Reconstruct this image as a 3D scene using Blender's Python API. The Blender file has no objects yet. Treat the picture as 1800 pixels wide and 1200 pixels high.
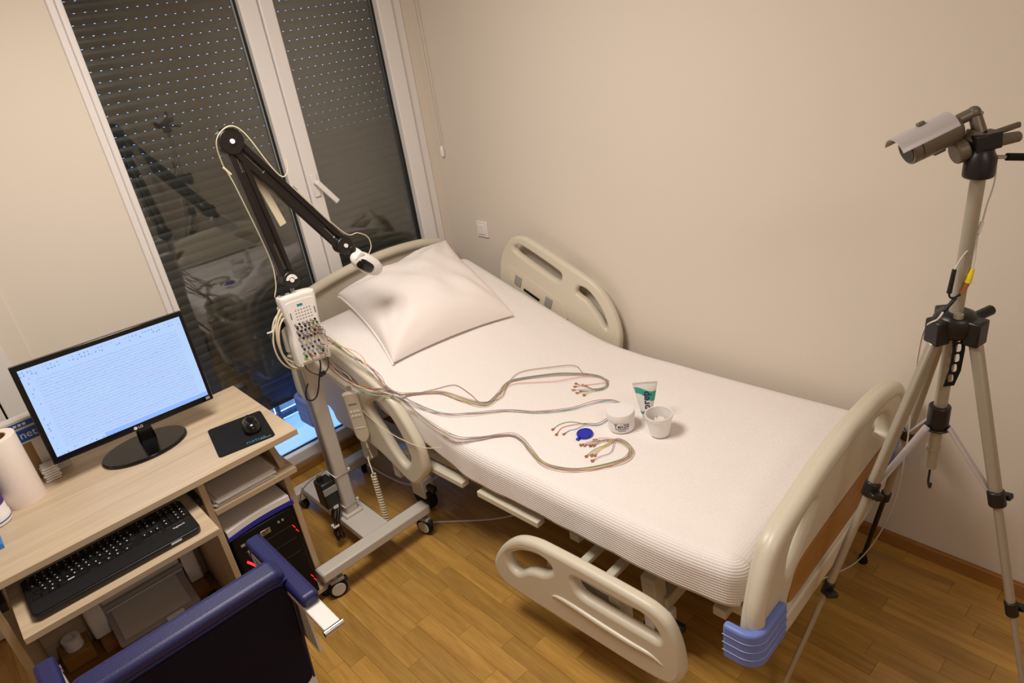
import bpy, bmesh, math, random
from mathutils import Vector, Matrix, noise
PI = math.pi
rnd = random.Random(7)
sc = bpy.context.scene
C = sc.collection

# ------------------------------------------------------------------ camera
cam_d = bpy.data.cameras.new('camera'); cam_d.sensor_width = 36.0; cam_d.lens = 24.4387
cam = bpy.data.objects.new('camera', cam_d); C.objects.link(cam)
RM = ((0.7197852554538411, -0.6793796790502635, -0.14266197014204585),
      (-0.392113792454187, -0.22830610882848656, -0.8911358451093696),
      (0.5728489851596524, 0.6973661680675056, -0.43072551333349174))
cm = Matrix.Identity(4)
for i in range(3):
    cm[i][0] = RM[0][i]; cm[i][1] = -RM[1][i]; cm[i][2] = -RM[2][i]
cm.translation = (-0.16586, -0.23656, 1.90102)
cam.matrix_world = cm; cam_d.clip_start = .02; cam_d.clip_end = 60
sc.camera = cam

# ------------------------------------------------------------------ world (blue dusk outside)
w = bpy.data.worlds.new('dusk_sky'); sc.world = w; w.use_nodes = True
bg = w.node_tree.nodes['Background']; bg.inputs[0].default_value = (.24, .47, 1.0, 1); bg.inputs[1].default_value = 12.0

# ------------------------------------------------------------------ room lamp and added fill light
ld = bpy.data.lights.new('ceiling_light', 'AREA'); ld.shape = 'DISK'; ld.size = .75; ld.energy = 38.5
ld.color = (1.0, .945, .872)
lo = bpy.data.objects.new('ceiling_light', ld); C.objects.link(lo); lo.location = (.42, 1.35, 2.50)
ld2 = ld.copy(); ld2.energy = 13                     # added fill behind the camera to lift the dark right side
lo2 = bpy.data.objects.new('added_fill_light', ld2); C.objects.link(lo2); lo2.location = (.42, -1.15, 2.50)

# ------------------------------------------------------------------ view
sc.view_settings.view_transform = 'Standard'; sc.view_settings.look = 'None'
sc.view_settings.exposure = 0.0; sc.view_settings.gamma = 1.0
sc.view_settings.use_curve_mapping = False

# ================================================================== helpers
def lin(c):
    return tuple(((x/255)/12.92 if x/255 <= .04045 else ((x/255+.055)/1.055)**2.4) for x in c)
MATS = {}
def mat(name, col, rough=.5, metal=0.0, coat=0.0, spec=.5, noise_amt=0.0, noise_scale=20, bump=0.0, bump_scale=200, emit=None, estr=0, trans=0.0, alpha=1.0, sub=0):
    m = bpy.data.materials.new(name); m.use_nodes = True
    nt = m.node_tree; b = nt.nodes['Principled BSDF']
    c = lin(col); b.inputs['Base Color'].default_value = (*c, 1)
    b.inputs['Roughness'].default_value = rough; b.inputs['Metallic'].default_value = metal
    b.inputs['Coat Weight'].default_value = coat; b.inputs['Specular IOR Level'].default_value = spec
    b.inputs['Transmission Weight'].default_value = trans; b.inputs['Alpha'].default_value = alpha
    if sub: b.inputs['Subsurface Weight'].default_value = sub; b.inputs['Subsurface Radius'].default_value = (.01, .008, .006)
    if emit: b.inputs['Emission Color'].default_value = (*lin(emit), 1); b.inputs['Emission Strength'].default_value = estr
    tc = None
    if noise_amt or bump: tc = nt.nodes.new('ShaderNodeTexCoord')
    if noise_amt:
        n = nt.nodes.new('ShaderNodeTexNoise'); n.inputs['Scale'].default_value = noise_scale; n.inputs['Detail'].default_value = 4
        nt.links.new(tc.outputs['Object'], n.inputs['Vector'])
        mx = nt.nodes.new('ShaderNodeMixRGB'); mx.blend_type = 'MULTIPLY'; mx.inputs[0].default_value = noise_amt
        mx.inputs[1].default_value = (*c, 1); nt.links.new(n.outputs['Fac'], mx.inputs[2]); nt.links.new(mx.outputs[0], b.inputs['Base Color'])
    if bump:
        n2 = nt.nodes.new('ShaderNodeTexNoise'); n2.inputs['Scale'].default_value = bump_scale; n2.inputs['Detail'].default_value = 3
        nt.links.new(tc.outputs['Object'], n2.inputs['Vector'])
        bp = nt.nodes.new('ShaderNodeBump'); bp.inputs['Strength'].default_value = bump; bp.inputs['Distance'].default_value = .002
        nt.links.new(n2.outputs['Fac'], bp.inputs['Height']); nt.links.new(bp.outputs[0], b.inputs['Normal'])
    MATS[name] = m
    return m

def rootinv(o):
    while o.parent: o = o.parent
    return o.matrix_basis.inverted()

def catmull(pts, n=8, closed=False):
    P = [Vector(p) for p in pts]; out = []
    L = len(P)
    rng = range(L if closed else L-1)
    for i in rng:
        p0 = P[(i-1) % L] if (closed or i > 0) else P[0]*2-P[1]
        p1 = P[i]; p2 = P[(i+1) % L]
        p3 = P[(i+2) % L] if (closed or i+2 < L) else P[-1]*2-P[-2]
        for k in range(n):
            t = k/n
            out.append(.5*((2*p1)+(p2-p0)*t+(2*p0-5*p1+4*p2-p3)*t*t+(3*p1-p0-3*p2+p3)*t**3))
    if not closed: out.append(P[-1])
    return out

def frame(d):
    d = Vector(d).normalized()
    u = d.cross(Vector((0, 0, 1))) if abs(d.z) < .95 else d.cross(Vector((1, 0, 0)))
    u.normalize(); v = u.cross(d)
    return u, v

class MB:
    def __init__(s): s.v = []; s.f = []
    def add(s, vs, fs, mtx=None):
        o = len(s.v)
        for p in vs: s.v.append(mtx @ Vector(p) if mtx else Vector(p))
        s.f += [tuple(i+o for i in f) for f in fs]
        return s
    def box(s, lo, hi, mtx=None):
        (x0, y0, z0), (x1, y1, z1) = lo, hi
        return s.add([(x0,y0,z0),(x1,y0,z0),(x1,y1,z0),(x0,y1,z0),(x0,y0,z1),(x1,y0,z1),(x1,y1,z1),(x0,y1,z1)],
                     [(3,2,1,0),(4,5,6,7),(0,1,5,4),(1,2,6,5),(2,3,7,6),(3,0,4,7)], mtx)
    def cbox(s, c, sz, mtx=None):
        c = Vector(c); h = Vector(sz)/2
        return s.box(c-h, c+h, mtx)
    def cyl(s, p0, p1, r0, r1=None, n=16, mtx=None):
        r1 = r0 if r1 is None else r1
        p0 = Vector(p0); p1 = Vector(p1); u, v = frame(p1-p0); vs = []
        for p, r in ((p0, r0), (p1, r1)):
            for k in range(n):
                a = 2*PI*k/n; vs.append(p+(u*math.cos(a)+v*math.sin(a))*r)
        fs = [(k, (k+1) % n, n+(k+1) % n, n+k) for k in range(n)]+[tuple(range(n-1, -1, -1)), tuple(range(n, 2*n))]
        return s.add(vs, fs, mtx)
    def bar(s, p0, p1, wu, wv, up=None, mtx=None):          # rectangular bar
        p0 = Vector(p0); p1 = Vector(p1); d = (p1-p0).normalized()
        if up is None: u, v = frame(d)
        else:
            v = Vector(up); v = (v-d*v.dot(d)).normalized(); u = d.cross(v)
        vs = []
        for p in (p0, p1):
            for a, b in ((-1,-1),(1,-1),(1,1),(-1,1)): vs.append(p+u*a*wu/2+v*b*wv/2)
        return s.add(vs, [(0,1,5,4),(1,2,6,5),(2,3,7,6),(3,0,4,7),(3,2,1,0),(4,5,6,7)], mtx)
    def tube(s, pts, r, n=6, closed=False, mtx=None):
        P = [Vector(p) for p in pts]; L = len(P); vs = []; u = None
        for i, p in enumerate(P):
            a = P[(i-1) % L] if closed else P[max(i-1, 0)]; b = P[(i+1) % L] if closed else P[min(i+1, L-1)]
            d = (b-a)
            if d.length < 1e-9: d = Vector((0, 0, 1))
            d.normalize()
            if u is None: u, v = frame(d)
            else:
                u = (u-d*u.dot(d))
                if u.length < 1e-6: u, _ = frame(d)
                u.normalize(); v = d.cross(u)
            rr = r(i/(L-1)) if callable(r) else r
            for k in range(n):
                t = 2*PI*k/n; vs.append(p+(u*math.cos(t)+v*math.sin(t))*rr)
        fs = []
        for i in range(L if closed else L-1):
            j = (i+1) % L
            for k in range(n): fs.append((i*n+k, i*n+(k+1) % n, j*n+(k+1) % n, j*n+k))
        if not closed: fs += [tuple(range(n-1, -1, -1)), tuple(range((L-1)*n, L*n))]
        return s.add(vs, fs, mtx)
    def lathe(s, prof, c=(0,0,0), n=32, mtx=None):
        c = Vector(c); vs = []
        for r, z in prof:
            for k in range(n): a = 2*PI*k/n; vs.append(c+Vector((r*math.cos(a), r*math.sin(a), z)))
        fs = []
        for i in range(len(prof)-1):
            for k in range(n): fs.append((i*n+k, i*n+(k+1) % n, (i+1)*n+(k+1) % n, (i+1)*n+k))
        if prof[0][0] > 1e-5: fs.append(tuple(range(n-1, -1, -1)))
        if prof[-1][0] > 1e-5: fs.append(tuple(range((len(prof)-1)*n, len(prof)*n)))
        return s.add(vs, fs, mtx)
    def prism(s, poly, d0, d1, mtx=None):                   # 2d polygon (x,y) extruded z d0..d1
        n = len(poly)
        vs = [(x, y, d0) for x, y in poly]+[(x, y, d1) for x, y in poly]
        return s.add(vs, [(k, (k+1) % n, n+(k+1) % n, n+k) for k in range(n)]+[tuple(range(n-1, -1, -1)), tuple(range(n, 2*n))], mtx)
    def ell(s, c, r, nu=20, nv=12, mtx=None, power=1.0):
        vs = []; fs = []
        def sp(x): return math.copysign(abs(x)**power, x)
        for i in range(nv+1):
            th = PI*i/nv
            for k in range(nu):
                a = 2*PI*k/nu
                vs.append((c[0]+r[0]*sp(math.sin(th))*sp(math.cos(a)), c[1]+r[1]*sp(math.sin(th))*sp(math.sin(a)), c[2]+r[2]*sp(math.cos(th))))
        for i in range(nv):
            for k in range(nu): fs.append((i*nu+k, (i+1)*nu+k, (i+1)*nu+(k+1) % nu, i*nu+(k+1) % nu))
        return s.add(vs, fs, mtx)
    def mesh(s, name, m, smooth=True, angle=35, merge=True):
        me = bpy.data.meshes.new(name); me.from_pydata([tuple(p) for p in s.v], [], s.f)
        bm = bmesh.new(); bm.from_mesh(me)
        if merge: bmesh.ops.remove_doubles(bm, verts=bm.verts, dist=1e-6)
        bmesh.ops.recalc_face_normals(bm, faces=bm.faces)
        bm.to_mesh(me); bm.free()
        me.materials.append(m)
        if smooth: me.shade_smooth(); me.set_sharp_from_angle(angle=math.radians(angle))
        return me
    def build(s, name, m, parent=None, bevel=0, seg=2, smooth=True, angle=35, local=False):
        if parent is not None and not local:
            inv = rootinv(parent); s.v = [inv @ p for p in s.v]
        return obj(name, s.mesh(name, m, smooth, angle), parent, bevel, seg)

def obj(name, me, parent=None, bevel=0, seg=2):
    o = bpy.data.objects.new(name, me); C.objects.link(o)
    if parent is not None: o.parent = parent
    if bevel:
        b = o.modifiers.new('bevel', 'BEVEL'); b.width = bevel; b.segments = seg; b.limit_method = 'ANGLE'; b.angle_limit = math.radians(40)
        b.harden_normals = False
    return o

def tag(o, label, cat, group=None):
    o['label'] = label; o['category'] = cat
    if group: o['group'] = group
    return o
def thing(name, label, cat, loc=(0,0,0), rotz=0, group=None):
    o = bpy.data.objects.new(name, None); C.objects.link(o); o.empty_display_size = .05
    o.location = loc; o.rotation_euler = (0, 0, rotz)
    o.matrix_basis = Matrix.Translation(loc) @ Matrix.Rotation(rotz, 4, 'Z')
    return tag(o, label, cat, group)
def struct(o, label=None):
    o['kind'] = 'structure'
    if label: o['label'] = label
    return o
def share(src, parent, loc=(0,0,0), rot=None):
    c = src.copy(); C.objects.link(c); c.parent = parent; c.location = loc
    if rot: c.rotation_euler = rot
    return c

def curve_mesh(cu, name):
    o = bpy.data.objects.new('tmp_curve', cu); C.objects.link(o)
    dg = bpy.context.evaluated_depsgraph_get(); dg.update()
    me = bpy.data.meshes.new_from_object(o.evaluated_get(dg)); me.name = name
    bpy.data.objects.remove(o); bpy.data.curves.remove(cu)
    return me

def plate(name, outline, holes, thick, bevel, mtx, m, parent, straight=False, res=3):
    """flat rounded-edge plate with holes; outline in local (x,y) of mtx; holes are real openings"""
    cu = bpy.data.curves.new('tmp', 'CURVE'); cu.dimensions = '2D'; cu.fill_mode = 'BOTH'
    cu.extrude = max(thick/2-bevel, .0005); cu.bevel_depth = bevel; cu.bevel_resolution = res; cu.offset = -bevel
    for k, poly in enumerate([outline]+list(holes)):
        if straight is True or (isinstance(straight, (tuple, list)) and k in straight):
            pts = [Vector((x, y, 0)) for x, y in poly]
        else: pts = catmull([(x, y, 0) for x, y in poly], 6, closed=True)
        area = sum(pts[i].x*pts[(i+1) % len(pts)].y-pts[(i+1) % len(pts)].x*pts[i].y for i in range(len(pts)))
        if (area > 0) != (k == 0): pts = pts[::-1]
        sp = cu.splines.new('POLY'); sp.points.add(len(pts)-1); sp.use_cyclic_u = True
        for q, p in zip(sp.points, pts): q.co = (p.x, p.y, 0, 1)
    me = curve_mesh(cu, name)
    me.transform(mtx); me.materials.clear(); me.materials.append(m)
    me.shade_smooth(); me.set_sharp_from_angle(angle=math.radians(40))
    o = bpy.data.objects.new(name, me); C.objects.link(o)
    if parent is not None: o.parent = parent
    return o

def text_mesh(s, size, name='lettering', extrude=.0004, align='CENTER', bold=0):
    cu = bpy.data.curves.new('tmp_text', 'FONT'); cu.body = s; cu.size = size; cu.align_x = align; cu.align_y = 'CENTER'
    cu.extrude = extrude; cu.offset = bold; cu.resolution_u = 3
    return curve_mesh(cu, name)
def text(s, size, mtx, m, parent, name='lettering', fn=None, bold=0, extrude=.0004, local=False):
    me = text_mesh(s, size, name, extrude, bold=bold)
    if fn:
        for v in me.vertices: v.co = fn(v.co)
    else: me.transform(mtx)
    if not local: me.transform(rootinv(parent))
    me.materials.clear(); me.materials.append(m)
    o = bpy.data.objects.new(name, me); C.objects.link(o); o.parent = parent
    return o
def axes(o, x, y):
    """matrix with origin o, x axis and y axis directions"""
    x = Vector(x).normalized(); y = Vector(y); y = (y-x*y.dot(x)).normalized(); z = x.cross(y)
    m = Matrix.Identity(4)
    for i in range(3): m[i][0] = x[i]; m[i][1] = y[i]; m[i][2] = z[i]; m[i][3] = o[i]
    return m
def rrect(x0, y0, x1, y1, r, n=5):
    out = []
    for cx, cy, a0 in ((x1-r, y1-r, 0), (x0+r, y1-r, 90), (x0+r, y0+r, 180), (x1-r, y0+r, 270)):
        for k in range(n+1):
            a = math.radians(a0+90*k/n); out.append((cx+r*math.cos(a), cy+r*math.sin(a)))
    return out

# ================================================================== materials
wall_m = mat('wall_paint', (224, 212, 198), .75, bump=.06, bump_scale=350, spec=.25)
ceil_m = mat('ceiling_paint', (235, 230, 222), .85)
white_pvc = mat('white_pvc', (232, 226, 222), .35)
white_paint = mat('white_gloss_paint', (228, 224, 220), .4)
gasket_m = mat('black_gasket', (22, 22, 26), .5)
slat_m = mat('shutter_slat', (64, 61, 58), .40, spec=.6)
beige = mat('bed_plastic', (214, 204, 184), .38, spec=.45)
beige_metal = mat('bed_enamel', (205, 197, 180), .42)
blue_bump = mat('blue_plastic', (112, 132, 205), .45)
navy_leather = mat('navy_leather', (29, 30, 82), .45, bump=.25, bump_scale=260)
navy_back = mat('navy_cloth_back', (14, 13, 40), .75, spec=.2)
black_pl = mat('black_plastic', (24, 22, 22), .38)
black_gl = mat('black_gloss', (12, 11, 12), .16)
black_mat = mat('black_rubber', (15, 14, 15), .75, spec=.3)
dark_metal = mat('black_enamel', (26, 20, 18), .35)
grey_paint = mat('grey_enamel', (196, 188, 178), .4)
grey_pl = mat('grey_plastic', (150, 146, 142), .45)
lt_grey = mat('light_grey_plastic', (222, 215, 208), .4)
chrome = mat('chrome', (210, 208, 205), .18, 1.0)
steel = mat('brushed_steel', (170, 166, 160), .35, 1.0)
champagne = mat('champagne_aluminium', (176, 167, 150), .42, .40)
silver = mat('silver_aluminium', (200, 193, 194), .34, .30)
cam_m = mat('camera_grey', (116, 106, 92), .4, .35)
white_pl = mat('white_plastic', (238, 232, 228), .35)
paper_m = mat('paper', (236, 230, 226), .8, spec=.2)
grey_paper = mat('grey_paper', (206, 198, 190), .8, spec=.2)
tissue_m = mat('tissue', (238, 224, 214), .9, bump=.3, bump_scale=120)
card_m = mat('cardboard', (150, 110, 70), .9)
blue_fold = mat('blue_card', (36, 36, 150), .5)
teal_m = mat('teal_print', (60, 165, 142), .5)
navy_print = mat('navy_print', (36, 36, 96), .5)
grey_print = mat('grey_print', (110, 108, 112), .6)
blue_print = mat('blue_print', (26, 82, 160), .5)
white_print = mat('white_print', (225, 228, 235), .5)
teal_print = mat('teal_lettering', (26, 120, 140), .5)
blue_lid = mat('blue_lid_plastic', (16, 36, 175), .35)
purple_m = mat('purple_print', (60, 40, 120), .45)
beige_cable = mat('beige_cable', (214, 200, 172), .5)
white_cable = mat('white_cable', (225, 218, 210), .5)
black_cable = mat('black_cable', (22, 20, 20), .5)
yellow_m = mat('yellow_plastic', (240, 214, 20), .4)
copper = mat('gold_cup', (190, 130, 84), .35, .7)
red_led = mat('red_led', (255, 30, 30), .4, emit=(255, 25, 35), estr=6)
red_dim = mat('red_led_dim', (200, 20, 20), .4, emit=(255, 20, 30), estr=1.4)
blue_led = mat('blue_led', (60, 60, 255), .4, emit=(90, 90, 255), estr=.8)
green_pl = mat('green_plastic', (150, 200, 90), .5)
clear_grey = mat('smoky_plastic', (170, 160, 160), .35, spec=.5)
foot_rub = black_mat

def wood_mat(name, c1, c2, axis='X', scale=14, stretch=.06, rough=.5, island=False, dark=.0, lines=1.0, coat=0.0):
    m = bpy.data.materials.new(name); m.use_nodes = True; nt = m.node_tree; b = nt.nodes['Principled BSDF']
    L = nt.links.new
    g = nt.nodes.new('ShaderNodeNewGeometry') if island else None
    tc = nt.nodes.new('ShaderNodeTexCoord')
    mp = nt.nodes.new('ShaderNodeMapping')
    sx = [1, 1, 1]; sx['XYZ'.index(axis)] = stretch
    mp.inputs['Scale'].default_value = sx
    if island:
        oi = nt.nodes.new('ShaderNodeObjectInfo')
        ad = nt.nodes.new('ShaderNodeMath'); ad.operation = 'ADD'; L(g.outputs['Random Per Island'], ad.inputs[0]); L(oi.outputs['Random'], ad.inputs[1])
        fr = nt.nodes.new('ShaderNodeMath'); fr.operation = 'FRACT'; L(ad.outputs[0], fr.inputs[0])
        cb = nt.nodes.new('ShaderNodeCombineXYZ')
        mu = nt.nodes.new('ShaderNodeMath'); mu.operation = 'MULTIPLY'; mu.inputs[1].default_value = 37.0; L(fr.outputs[0], mu.inputs[0])
        L(mu.outputs[0], cb.inputs[0]); L(mu.outputs[0], cb.inputs[1]); L(mu.outputs[0], cb.inputs[2])
        va = nt.nodes.new('ShaderNodeVectorMath'); va.operation = 'ADD'; L(g.outputs['Position'], va.inputs[0]); L(cb.outputs[0], va.inputs[1])
        L(va.outputs[0], mp.inputs['Vector'])
    else: L(tc.outputs['Object'], mp.inputs['Vector'])
    n1 = nt.nodes.new('ShaderNodeTexNoise'); n1.inputs['Scale'].default_value = scale; n1.inputs['Detail'].default_value = 6; n1.inputs['Distortion'].default_value = .8
    L(mp.outputs[0], n1.inputs['Vector'])
    n2 = nt.nodes.new('ShaderNodeTexNoise'); n2.inputs['Scale'].default_value = scale*7; n2.inputs['Detail'].default_value = 3
    L(mp.outputs[0], n2.inputs['Vector'])
    mixn = nt.nodes.new('ShaderNodeMath'); mixn.operation = 'MULTIPLY_ADD'; mixn.inputs[1].default_value = .45*lines; L(n2.outputs['Fac'], mixn.inputs[0]); L(n1.outputs['Fac'], mixn.inputs[2])
    cr = nt.nodes.new('ShaderNodeValToRGB'); cr.color_ramp.elements[0].position = .42; cr.color_ramp.elements[1].position = .98
    cr.color_ramp.elements[0].color = (*lin(c2), 1); cr.color_ramp.elements[1].color = (*lin(c1), 1)
    L(mixn.outputs[0], cr.inputs['Fac'])
    last = cr.outputs[0]
    if island:
        mr = nt.nodes.new('ShaderNodeMapRange'); mr.inputs['To Min'].default_value = .84; mr.inputs['To Max'].default_value = 1.12; L(fr.outputs[0], mr.inputs['Value'])
        hs = nt.nodes.new('ShaderNodeHueSaturation'); L(mr.outputs[0], hs.inputs['Value']); L(last, hs.inputs['Color']); last = hs.outputs[0]
    L(last, b.inputs['Base Color'])
    b.inputs['Roughness'].default_value = rough
    bp = nt.nodes.new('ShaderNodeBump'); bp.inputs['Strength'].default_value = .06; bp.inputs['Distance'].default_value = .001
    L(n2.outputs['Fac'], bp.inputs['Height']); L(bp.outputs[0], b.inputs['Normal'])
    b.inputs['Coat Weight'].default_value = coat; b.inputs['Coat Roughness'].default_value = .18
    return m
oak = wood_mat('oak_parquet', (194, 150, 76), (150, 106, 44), 'Y', 26, .07, .30, island=True, coat=.45)
oak_trim = wood_mat('oak_trim', (176, 126, 62), (132, 88, 38), 'Y', 22, .06, .35)
oak_trim_x = wood_mat('oak_trim_x', (176, 126, 62), (132, 88, 38), 'X', 22, .06, .35)
ash = wood_mat('ash_laminate', (212, 191, 163), (180, 157, 128), 'X', 20, .045, .45, lines=.8)
ash_edge = wood_mat('ash_laminate_upright', (200, 176, 144), (172, 146, 112), 'Z', 20, .045, .45, lines=.8)
wood_insert = wood_mat('veneer_insert', (180, 128, 66), (152, 102, 46), 'X', 16, .05, .4)

# sheet: waffle-woven cotton
def waffle():
    m = bpy.data.materials.new('waffle_cotton'); m.use_nodes = True; nt = m.node_tree; b = nt.nodes['Principled BSDF']; L = nt.links.new
    b.inputs['Base Color'].default_value = (*lin((243, 234, 230)), 1); b.inputs['Roughness'].default_value = .9; b.inputs['Specular IOR Level'].default_value = .15
    b.inputs['Sheen Weight'].default_value = .15
    uv = nt.nodes.new('ShaderNodeUVMap'); sp = nt.nodes.new('ShaderNodeSeparateXYZ'); L(uv.outputs[0], sp.inputs[0])
    outs = []
    for k, per, amp in ((0, .0088, 1.0), (1, .0088, .4)):
        mu = nt.nodes.new('ShaderNodeMath'); mu.operation = 'MULTIPLY'; mu.inputs[1].default_value = 2*PI/per; L(sp.outputs[k], mu.inputs[0])
        si = nt.nodes.new('ShaderNodeMath'); si.operation = 'SINE'; L(mu.outputs[0], si.inputs[0])
        am = nt.nodes.new('ShaderNodeMath'); am.operation = 'MULTIPLY'; am.inputs[1].default_value = amp; L(si.outputs[0], am.inputs[0]); outs.append(am)
    ad = nt.nodes.new('ShaderNodeMath'); ad.operation = 'ADD'; L(outs[0].outputs[0], ad.inputs[0]); L(outs[1].outputs[0], ad.inputs[1])
    bp = nt.nodes.new('ShaderNodeBump'); bp.inputs['Strength'].default_value = .40; bp.inputs['Distance'].default_value = .0011
    L(ad.outputs[0], bp.inputs['Height']); L(bp.outputs[0], b.inputs['Normal'])
    return m
waffle_m = waffle()
pillow_m = mat('pillow_cotton', (243, 233, 228), .9, bump=.1, bump_scale=30, spec=.15)
matt_m = mat('mattress_cover', (225, 220, 214), .7)

def glass_mat():
    m = bpy.data.materials.new('window_glass'); m.use_nodes = True; nt = m.node_tree; L = nt.links.new
    for n in list(nt.nodes): nt.nodes.remove(n)
    out = nt.nodes.new('ShaderNodeOutputMaterial'); tr = nt.nodes.new('ShaderNodeBsdfTransparent'); gl = nt.nodes.new('ShaderNodeBsdfGlossy')
    tr.inputs[0].default_value = (.90, .93, .92, 1); gl.inputs['Roughness'].default_value = .015
    lw = nt.nodes.new('ShaderNodeLayerWeight'); lw.inputs['Blend'].default_value = .5
    pw = nt.nodes.new('ShaderNodeMath'); pw.operation = 'POWER'; pw.inputs[1].default_value = 4.0; L(lw.outputs['Facing'], pw.inputs[0])
    fr = nt.nodes.new('ShaderNodeMath'); fr.operation = 'MULTIPLY_ADD'; fr.inputs[1].default_value = .75; fr.inputs[2].default_value = .125; L(pw.outputs[0], fr.inputs[0])
    mx = nt.nodes.new('ShaderNodeMixShader'); L(fr.outputs[0], mx.inputs[0]); L(tr.outputs[0], mx.inputs[1]); L(gl.outputs[0], mx.inputs[2]); L(mx.outputs[0], out.inputs[0])
    return m
glass_m = glass_mat()

def screen_mat():
    """EEG traces: pale blue page with many fine horizontal wiggling lines, a tool bar and a task bar"""
    m = bpy.data.materials.new('screen_image'); m.use_nodes = True; nt = m.node_tree; L = nt.links.new
    for n in list(nt.nodes): nt.nodes.remove(n)
    out = nt.nodes.new('ShaderNodeOutputMaterial'); em = nt.nodes.new('ShaderNodeEmission'); em.inputs[1].default_value = 1.0
    uv = nt.nodes.new('ShaderNodeUVMap'); sp = nt.nodes.new('ShaderNodeSeparateXYZ'); L(uv.outputs[0], sp.inputs[0])
    def math_(op, a, b=None, c=None):
        n = nt.nodes.new('ShaderNodeMath'); n.operation = op
        for i, x in enumerate((a, b, c)):
            if x is None: continue
            if isinstance(x, (int, float)): n.inputs[i].default_value = x
            else: L(x, n.inputs[i])
        return n.outputs[0]
    u, v = sp.outputs[0], sp.outputs[1]
    mp = nt.nodes.new('ShaderNodeMapping'); mp.inputs['Scale'].default_value = (60, 26, 1); L(uv.outputs[0], mp.inputs[0])
    nz = nt.nodes.new('ShaderNodeTexNoise'); nz.inputs['Scale'].default_value = 1.0; nz.inputs['Detail'].default_value = 5; L(mp.outputs[0], nz.inputs['Vector'])
    wob = math_('MULTIPLY', math_('SUBTRACT', nz.outputs['Fac'], .5), .042)
    ph = math_('FRACT', math_('MULTIPLY', math_('ADD', v, wob), 31.0))
    line = math_('LESS_THAN', math_('ABSOLUTE', math_('SUBTRACT', ph, .5)), .11)
    area = math_('MULTIPLY', math_('MULTIPLY', math_('GREATER_THAN', v, .07), math_('LESS_THAN', v, .88)), math_('MULTIPLY', math_('GREATER_THAN', u, .07), math_('LESS_THAN', u, .95)))
    line = math_('MULTIPLY', line, area)
    row = math_('FLOOR', math_('MULTIPLY', v, 31.0))
    wn = nt.nodes.new('ShaderNodeTexWhiteNoise'); wn.noise_dimensions = '1D'; L(row, wn.inputs['W'])
    base = nt.nodes.new('ShaderNodeMixRGB'); base.inputs[1].default_value = (*lin((182, 218, 255)), 1); base.inputs[2].default_value = (*lin((186, 206, 255)), 1)
    nb = nt.nodes.new('ShaderNodeTexNoise'); nb.inputs['Scale'].default_value = 3.0; L(uv.outputs[0], nb.inputs['Vector']); L(nb.outputs['Fac'], base.inputs[0])
    lc = nt.nodes.new('ShaderNodeMixRGB'); lc.inputs[1].default_value = (*lin((120, 140, 200)), 1); lc.inputs[2].default_value = (*lin((176, 150, 205)), 1); L(wn.outputs['Value'], lc.inputs[0])
    m1 = nt.nodes.new('ShaderNodeMixRGB'); L(math_('MULTIPLY', line, .40), m1.inputs[0]); L(base.outputs[0], m1.inputs[1]); L(lc.outputs[0], m1.inputs[2])
    # tool bar icons and channel names: blocky specks
    vo = nt.nodes.new('ShaderNodeTexVoronoi'); vo.inputs['Scale'].default_value = 1.0; vo.inputs['Randomness'].default_value = .4
    mp2 = nt.nodes.new('ShaderNodeMapping'); mp2.inputs['Scale'].default_value = (46, 25, 1); L(uv.outputs[0], mp2.inputs[0]); L(mp2.outputs[0], vo.inputs['Vector'])
    speck = math_('LESS_THAN', vo.outputs['Distance'], .26)
    bar = math_('MAXIMUM', math_('MULTIPLY', math_('GREATER_THAN', v, .9), math_('LESS_THAN', v, .97)),
                math_('MULTIPLY', math_('MULTIPLY', math_('LESS_THAN', u, .045), math_('GREATER_THAN', u, .02)), math_('GREATER_THAN', v, .08)))
    bar = math_('MAXIMUM', bar, math_('MULTIPLY', math_('LESS_THAN', v, .045), math_('LESS_THAN', u, .45)))
    m2 = nt.nodes.new('ShaderNodeMixRGB'); L(math_('MULTIPLY', math_('MULTIPLY', speck, bar), .55), m2.inputs[0]); L(m1.outputs[0], m2.inputs[1]); m2.inputs[2].default_value = (*lin((90, 120, 200)), 1)
    m3 = nt.nodes.new('ShaderNodeMixRGB'); L(math_('MULTIPLY', math_('LESS_THAN', v, .05), math_('MULTIPLY', math_('GREATER_THAN', u, .3), .6)), m3.inputs[0]); L(m2.outputs[0], m3.inputs[1]); m3.inputs[2].default_value = (*lin((120, 170, 255)), 1)
    L(m3.outputs[0], em.inputs[0]); L(em.outputs[0], out.inputs[0])
    return m
screen_m = screen_mat()

# ================================================================== the room
XL, XR, YF, YB, H = -1.7, 1.95, -2.3, 2.71, 2.62
fl = struct(MB().box((XL, YF, -.08), (XR, YB, -.0125)).build('floor', mat('screed', (90, 66, 40), .8)))
stw = .0640
lengths = (.28, .36, .44, .52)
plank_me = {l: MB().box((-stw/2+.0004, -l/2+.0004, -.012), (stw/2-.0004, l/2-.0004, 0)).mesh('plank', oak) for l in lengths}
rest = MB(); nplank = 0
ncol = int((XR-XL)/stw)+1
for i in range(ncol):
    cx = XR-stw/2-i*stw
    yy = YB-rnd.choice((0, .1, .2, .3, .15))
    first = True
    while yy > YF:
        l = rnd.choice(lengths)
        if first: yy = min(YB, yy+.0); first = False
        cy = yy-l/2
        cyv = cy
        vis = cx > .10 and -.45 < cy < 2.75
        if vis and nplank < 298:
            o = bpy.data.objects.new('plank', plank_me[l]); C.objects.link(o); o.parent = fl; o.location = (cx, cyv, 0); nplank += 1
        else: rest.box((cx-stw/2+.0004, cy-l/2+.0004, -.012), (cx+stw/2-.0004, cy+l/2-.0004, 0))
        yy -= l
    # gap beside the window wall is filled by a short end piece
    rest.box((cx-stw/2+.0004, YB-.32, -.0122), (cx+stw/2-.0004, YB, -.0004))
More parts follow.
